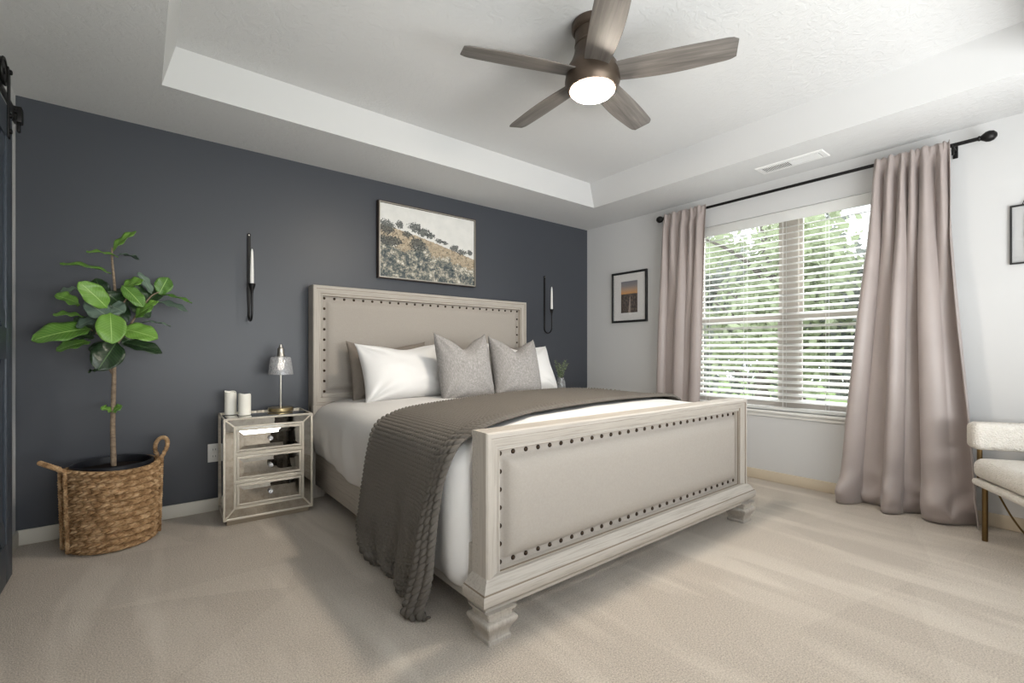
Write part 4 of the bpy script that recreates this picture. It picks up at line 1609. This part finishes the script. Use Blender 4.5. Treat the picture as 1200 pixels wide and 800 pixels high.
def braid(bm, pts, r, strands=3, twist=9.0, rad_off=0.55):
    pts = [Vector(p) for p in pts]
    n = len(pts)
    acc = [0.0]
    for i in range(1, n):
        acc.append(acc[-1] + (pts[i] - pts[i - 1]).length)
    for s in range(strands):
        path = []
        for i, p in enumerate(pts):
            tg = (pts[min(i + 1, n - 1)] - pts[max(i - 1, 0)]).normalized()
            a_ = tg.cross(Vector((0.31, 0.77, 0.55))).normalized()
            b_ = tg.cross(a_)
            ph = acc[i] * twist / r / 3 + s * 2 * PI / strands
            path.append(p + (a_ * math.cos(ph) + b_ * math.sin(ph)) * r * rad_off)
        tube(bm, path, r * 0.62, 7)


for sgn, tiltx in ((-1, 0.07), (1, 0.02)):
    bm = new()
    ang0 = PI + 0.30 if sgn < 0 else 0.18
    d = Vector((math.cos(ang0), math.sin(ang0), 0))
    tq = Vector((-d.y, d.x, 0))
    hw = 0.048
    zt = bh + 0.003
    c0 = d * 0.205
    pts = []
    for k in range(9):
        pts.append(c0 + tq * hw + d * (0.004 - 0.012 * (1 - k / 8)) + Vector((0, 0, 0.02 + (zt - 0.02) * k / 8)))
    top_h = 0.11
    leanv = d * (0.085 if sgn < 0 else 0.02)
    hz = 0.055 if sgn < 0 else top_h
    for k in range(1, 16):
        a = PI * k / 16
        tw = (0.0 if sgn < 0 else 1.0) * math.sin(a)
        tq2 = tq * math.cos(tw) - d * math.sin(tw)
        pts.append(c0 + tq2 * hw * math.cos(a) + leanv * math.sin(a) + Vector((0, 0, zt + hz * math.sin(a))))
    for k in range(9):
        pts.append(c0 - tq * hw + d * (0.004 - 0.012 * (k / 8)) + Vector((0, 0, zt - (zt - 0.02) * k / 8)))
    pts = catmull(pts, 4)
    braid(bm, pts, 0.0105)
    obj('handle', bm, M['seagrass'], bk)

# the potted tree standing in the basket
pt = thing('potted_rubber_fig', 'artificial broad-leaved fig tree in a black pot inside the woven basket', 'plant', (BKX, BKY, 0.014))
bm = new()
lathe(bm, [(0.0, 0.0), (0.135, 0.0), (0.14, 0.006), (0.172, 0.39), (0.178, 0.394), (0.179, 0.43), (0.172, 0.434), (0.168, 0.43), (0.166, 0.392), (0.0, 0.39)], seg=48)
obj('pot', bm, M['pot_black'], pt)
bm = new()
lathe(bm, [(0.165, 0.395), (0.12, 0.402), (0.05, 0.407), (0.0, 0.408)], seg=32)
obj('soil', bm, M['soil'], pt)

bm = new()
tr = catmull([Vector((0.001, -0.0, 0.429)), Vector((-0.003, 0.01, 0.622)), Vector((0.002, 0.0, 0.858)), Vector((0.004, -0.005, 0.976)), Vector((0.011, 0.0, 1.189)), Vector((0.008, 0.0, 1.354)), Vector((-0.005, 0.0, 1.542)), Vector((-0.005, 0.0, 1.612))], 6)
tr[0].z -= 0.03
tube(bm, tr, 0.01, 10, rfun=lambda q: 0.0135 - 0.0095 * q)
obj('trunk', bm, M['bark'], pt)
for pts in ([(0.004, 0.0, 0.906), (-0.021, -0.0, 0.963), (-0.03, -0.03, 1.093), (-0.05, -0.05, 1.207), (-0.096, -0.03, 1.275)],
            [(0.008, 0.0, 1.071), (0.051, 0.02, 1.143), (0.092, 0.0, 1.23), (0.13, -0.02, 1.299), (0.169, 0.0, 1.361), (0.205, 0.02, 1.386)],
            [(0.008, 0.0, 1.023), (-0.019, 0.05, 1.104), (-0.077, 0.06, 1.141), (-0.118, 0.05, 1.187)],
            [(0.011, 0.0, 1.213), (0.034, -0.05, 1.281), (0.063, -0.06, 1.343)],
            [(0.008, 0.0, 1.26), (-0.025, -0.08, 1.321), (-0.034, -0.1, 1.341)]):
    bm = new()
    tube(bm, catmull(pts, 5), 0.006, 8, rfun=lambda q: 0.0075 - 0.005 * q)
    obj('branch', bm, M['bark'], pt)


def leaf(base, tip, width, mat, facing=Vector((0, -1, 0.45)), curl=0.12, fold=0.18):
    """obovate leaf from base to tip; facing is the blade's preferred normal"""
    ax = tip - base
    L = ax.length
    ax.normalize()
    nrm = facing - ax * facing.dot(ax)
    nrm.normalize()
    side = ax.cross(nrm)
    nu_, nv_ = 9, 17
    P = np.zeros((nu_, nv_, 3))
    for j in range(nv_):
        q = j / (nv_ - 1)
        prof = (math.sin(PI * min(1.0, q ** 0.85)) ** 0.62) * (0.75 + 0.4 * q)
        if q < 0.1:
            prof *= (q / 0.1) ** 0.8 * 0.7 + 0.08
        ww = width / 2 * prof + 0.0015
        lift = curl * L * (4 * q * (1 - q)) * 0.5
        for i in range(nu_):
            s = -1 + 2 * i / (nu_ - 1)
            p = base + ax * (L * q) + side * (ww * s) + nrm * (lift + fold * ww * abs(s) ** 1.3 - 0.006 * math.sin(q * 15 + i) * abs(s))
            P[i, j] = p
    o = grid_obj('leaf', P, mat, pt, solid=0.0008, offset=0)
    return o


F = Vector
G, D_, B_ = 'leaf', 'leaf_dark', 'leaf_blue'
# base, tip (metres from the pot's foot), width, material, facing
LV = [
    ((-0.004, 0.0, 1.593), (0.099, -0.02, 1.714), 0.062, G, F((-0.3, -0.6, 0.9))),
    ((0.021, 0.0, 1.564), (-0.107, -0.06, 1.565), 0.060, G, F((0, -0.35, 1))),
    ((-0.01, 0.0, 1.47), (-0.209, -0.05, 1.491), 0.075, G, F((0, -0.35, 1))),
    ((0.019, 0.0, 1.578), (0.111, 0.08, 1.573), 0.05, B_, F((0, -0.05, 1))),
    ((-0.02, -0.12, 1.268), (-0.128, -0.18, 1.391), 0.098, G, F((0.1, -1, 0.35))),
    ((-0.133, -0.03, 1.286), (-0.225, -0.08, 1.324), 0.085, G, F((0, -0.7, 0.7))),
    ((-0.118, -0.05, 1.223), (-0.229, -0.1, 1.223), 0.065, G, F((0, -0.4, 1))),
    ((-0.087, -0.06, 1.16), (-0.303, -0.12, 1.092), 0.125, G, F((0.1, -0.75, 0.8))),
    ((-0.095, 0.02, 1.093), (-0.225, -0.02, 1.042), 0.09, G, F((0, -0.5, 0.9))),
    ((-0.009, -0.12, 1.246), (-0.0, -0.19, 1.078), 0.118, G, F((0.1, -1, 0.25))),
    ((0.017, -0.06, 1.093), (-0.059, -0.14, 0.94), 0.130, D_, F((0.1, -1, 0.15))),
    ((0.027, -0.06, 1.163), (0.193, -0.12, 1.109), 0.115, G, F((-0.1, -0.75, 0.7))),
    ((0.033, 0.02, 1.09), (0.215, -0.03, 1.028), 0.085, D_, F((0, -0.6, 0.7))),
    ((0.037, -0.02, 1.383), (0.13, -0.05, 1.44), 0.078, G, F((0, -0.7, 0.8))),
    ((0.038, -0.05, 1.403), (0.13, -0.1, 1.283), 0.075, G, F((0.3, -1, 0.2))),
    ((0.153, 0.01, 1.317), (0.037, -0.02, 1.397), 0.11, D_, F((0, -0.9, 0.5))),
    ((0.169, 0.0, 1.371), (0.107, -0.02, 1.485), 0.045, B_, F((0.6, -0.8, 0.1))),
    ((0.201, 0.02, 1.371), (0.245, 0.04, 1.477), 0.082, G, F((0, -1, 0.1))),
    ((0.205, 0.02, 1.371), (0.357, -0.04, 1.326), 0.04, G, F((0, -0.25, 1))),
    ((0.193, 0.02, 1.33), (0.337, -0.02, 1.276), 0.058, B_, F((0, -0.5, 0.9))),
    ((0.123, 0.0, 1.208), (0.255, -0.02, 1.187), 0.03, B_, F((0, -0.15, 1))),
    ((-0.018, -0.08, 1.225), (-0.11, -0.12, 1.298), 0.095, B_, F((0.1, -1, 0.2))),
    ((-0.141, 0.04, 1.379), (-0.222, 0.02, 1.343), 0.05, B_, F((0, -0.5, 1))),
    ((0.107, -0.02, 1.259), (0.198, -0.06, 1.324), 0.055, G, F((0, -0.6, 0.8))),
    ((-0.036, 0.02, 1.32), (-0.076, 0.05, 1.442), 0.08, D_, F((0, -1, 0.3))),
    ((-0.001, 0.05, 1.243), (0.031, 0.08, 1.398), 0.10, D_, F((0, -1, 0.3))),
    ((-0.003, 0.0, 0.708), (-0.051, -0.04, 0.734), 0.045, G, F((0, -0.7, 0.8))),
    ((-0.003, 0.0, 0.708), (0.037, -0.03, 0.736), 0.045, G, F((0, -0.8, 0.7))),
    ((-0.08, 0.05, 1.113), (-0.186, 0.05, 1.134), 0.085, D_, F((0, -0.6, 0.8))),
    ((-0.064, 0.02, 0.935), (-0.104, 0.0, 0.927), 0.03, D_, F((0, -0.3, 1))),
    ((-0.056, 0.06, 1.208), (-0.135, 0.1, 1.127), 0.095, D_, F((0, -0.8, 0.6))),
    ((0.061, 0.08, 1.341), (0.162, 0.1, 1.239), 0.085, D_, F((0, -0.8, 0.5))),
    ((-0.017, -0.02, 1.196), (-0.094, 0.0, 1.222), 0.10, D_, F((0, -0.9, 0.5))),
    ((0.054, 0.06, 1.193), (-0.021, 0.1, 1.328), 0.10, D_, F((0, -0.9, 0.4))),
    ((0.048, -0.02, 1.275), (-0.029, -0.05, 1.36), 0.095, D_, F((0.2, -0.9, 0.4))),
    ((-0.015, -0.05, 1.287), (0.049, -0.09, 1.251), 0.085, B_, F((0, -1, 0.3))),
    ((0.093, -0.05, 1.228), (0.175, -0.1, 1.295), 0.075, G, F((-0.2, -0.8, 0.7))),
    ((-0.094, 0.0, 1.148), (-0.153, -0.03, 1.218), 0.085, D_, F((0, -0.8, 0.6))),
    ((-0.05, -0.06, 1.221), (-0.141, -0.1, 1.161), 0.075, B_, F((0, -0.5, 1))),
    ((0.025, 0.03, 1.133), (0.1, 0.05, 1.077), 0.09, D_, F((0, -0.8, 0.5))),
    ((0.138, 0.05, 1.314), (0.219, 0.09, 1.404), 0.07, D_, F((0, -0.9, 0.4))),
    ((-0.032, 0.02, 1.094), (-0.076, 0.04, 1.0), 0.085, D_, F((0, -0.9, 0.3))),
]
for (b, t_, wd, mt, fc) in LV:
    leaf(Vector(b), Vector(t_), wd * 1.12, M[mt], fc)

# ================================================================== BARN DOOR on the left wall
DX0, DX1, DY1, DY0, DZ0, DZ1 = -4.508, -4.472, -0.545, -1.62, 0.03, 2.14
bm = new()
box(bm, DX0, DX1 - 0.012, DY0, DY1, DZ0, DZ1)
sw = 0.12
for a, b in ((DY0, DY0 + sw), (DY1 - sw, DY1)):
    box(bm, DX1 - 0.013, DX1, a, b, DZ0, DZ1, 0.003)
for a, b in ((DZ0, DZ0 + 0.18), (DZ1 - 0.14, DZ1), (1.02, 1.16)):
    box(bm, DX1 - 0.013, DX1 - 0.0005, DY0 + sw, DY1 - sw, a, b, 0.003)
# X braces
for za, zb in ((DZ0 + 0.18, 1.02), (1.16, DZ1 - 0.14)):
    for s in (0, 1):
        p = Vector((0, DY0 + sw, za if s else zb)); q = Vector((0, DY1 - sw, zb if s else za))
        d = (q - p).normalized(); e = Vector((0, -d.z, d.y)) * 0.045
        f0 = [bm.verts.new(Vector((DX1 - 0.004 - 0.0015 * s, 0, 0)) + k) for k in (p + e, p - e, q - e, q + e)]
        b0 = [bm.verts.new(Vector((DX1 - 0.0125 - 0.0003 * s, 0, 0)) + k) for k in (p + e, p - e, q - e, q + e)]
        bm.faces.new(f0); bm.faces.new(b0)
        for j in range(4):
            bm.faces.new((f0[j], f0[(j + 1) % 4], b0[(j + 1) % 4], b0[j]))
door = struct('door_1', bm, M['door_paint'])
for yy in (-0.64, -1.5):
    bm = new()
    lathe(bm, [(0.0, -0.011), (0.012, -0.011), (0.014, -0.008), (0.046, -0.007), (0.048, -0.011), (0.06, -0.011), (0.062, -0.006), (0.056, 0.0), (0.062, 0.006), (0.06, 0.011), (0.048, 0.011), (0.046, 0.007), (0.014, 0.008), (0.012, 0.011), (0.0, 0.011)], (DX1 - 0.018, yy, 2.292), 28, 0, 'x')
    wl = obj('roller_wheel', bm, M['black_metal'], door)
    bm = new()
    box(bm, DX1, DX1 + 0.006, yy - 0.02, yy + 0.02, 2.0, 2.31, 0.002)
    for z in (2.03, 2.10, 2.292):
        lathe(bm, [(0.011, 0.0), (0.011, 0.006), (0.007, 0.009), (0.0, 0.009)], (DX1 + 0.006, yy, z), 12, 0, 'x')
    obj('hanger_strap', bm, M['black_metal'], door)
tk = thing('barn_door_track', 'black steel sliding track above the barn door with an end stop', 'door track', (-4.49, -1.6, 2.21))
bm = new(); box(bm, -0.004, 0.004, -1.6, 1.32, -0.02, 0.02, 0.002)
obj('rail', bm, M['black_metal'], tk)
for yy in (1.2, 0.3, -0.6, -1.4):
    bm = new()
    lathe(bm, [(0.0, 0.012), (0.011, 0.012), (0.011, 0.004), (0.008, 0.004), (0.008, -0.05), (0.0, -0.05)], (0, yy, 0), 14, 0, 'x')
    obj('standoff', bm, M['black_metal'], tk)
bm = new()
box(bm, -0.014, 0.02, 1.26, 1.31, -0.026, 0.05, 0.003)
box(bm, 0.0, 0.012, 1.27, 1.30, -0.07, -0.02, 0.003)
obj('end_stop', bm, M['black_metal'], tk)

# ================================================================== ACCENT CHAIR
ch = thing('accent_chair', 'white boucle accent chair with brass legs at the foot of the curtain', 'chair', (-0.34, -3.262, 0), math.atan2(-0.855, 0.518))
# local x: along the backrest (away from the window curtain), local y: toward the back of the chair
CW = 0.50


def soft_box(x0, x1, y0, y1, z0, z1, r, seg=5):
    bm = new()
    box(bm, x0, x1, y0, y1, z0, z1, r, seg=seg)
    return bm


# seat plane runs toward -y local
bm = soft_box(-0.05, CW + 0.05, -0.60, 0.03, 0.305, 0.345, 0.018, 4)
obj('seat_frame', bm, M['boucle'], ch)
bm = soft_box(-0.055, CW + 0.055, -0.61, 0.025, 0.347, 0.462, 0.048, 6)
obj('seat_cushion', bm, M['boucle'], ch)
bm = soft_box(-0.045, CW + 0.045, 0.0, 0.105, 0.50, 0.655, 0.035, 6)
obj('backrest', bm, M['boucle'], ch)
for i, (lx, ly, zt) in enumerate(((0.0, 0.0, 0.53), (CW, 0.0, 0.53), (0.0, -0.55, 0.32), (CW, -0.55, 0.32))):
    bm = new()
    if i < 2:
        tube(bm, [(lx, ly, 0), (lx, ly, 0.31)], 0.013, 14)
        tube(bm, [(lx, ly + 0.05, 0.29), (lx, ly + 0.05, 0.56)], 0.012, 14)
        tube(bm, [(lx, ly, 0.30), (lx, ly + 0.05, 0.30)], 0.012, 14)
    else:
        tube(bm, [(lx, ly, 0), (lx, ly, zt)], 0.013, 14)
    obj('leg', bm, M['aged_brass'], ch)
bm = new()
for bx in (0.0, CW):
    tube(bm, catmull([(bx, -0.10, 0.31), (bx, -0.24, 0.20), (bx, -0.40, 0.13), (bx, -0.55, 0.12)], 6), 0.0045, 8)
obj('brace', bm, M['aged_brass'], ch)
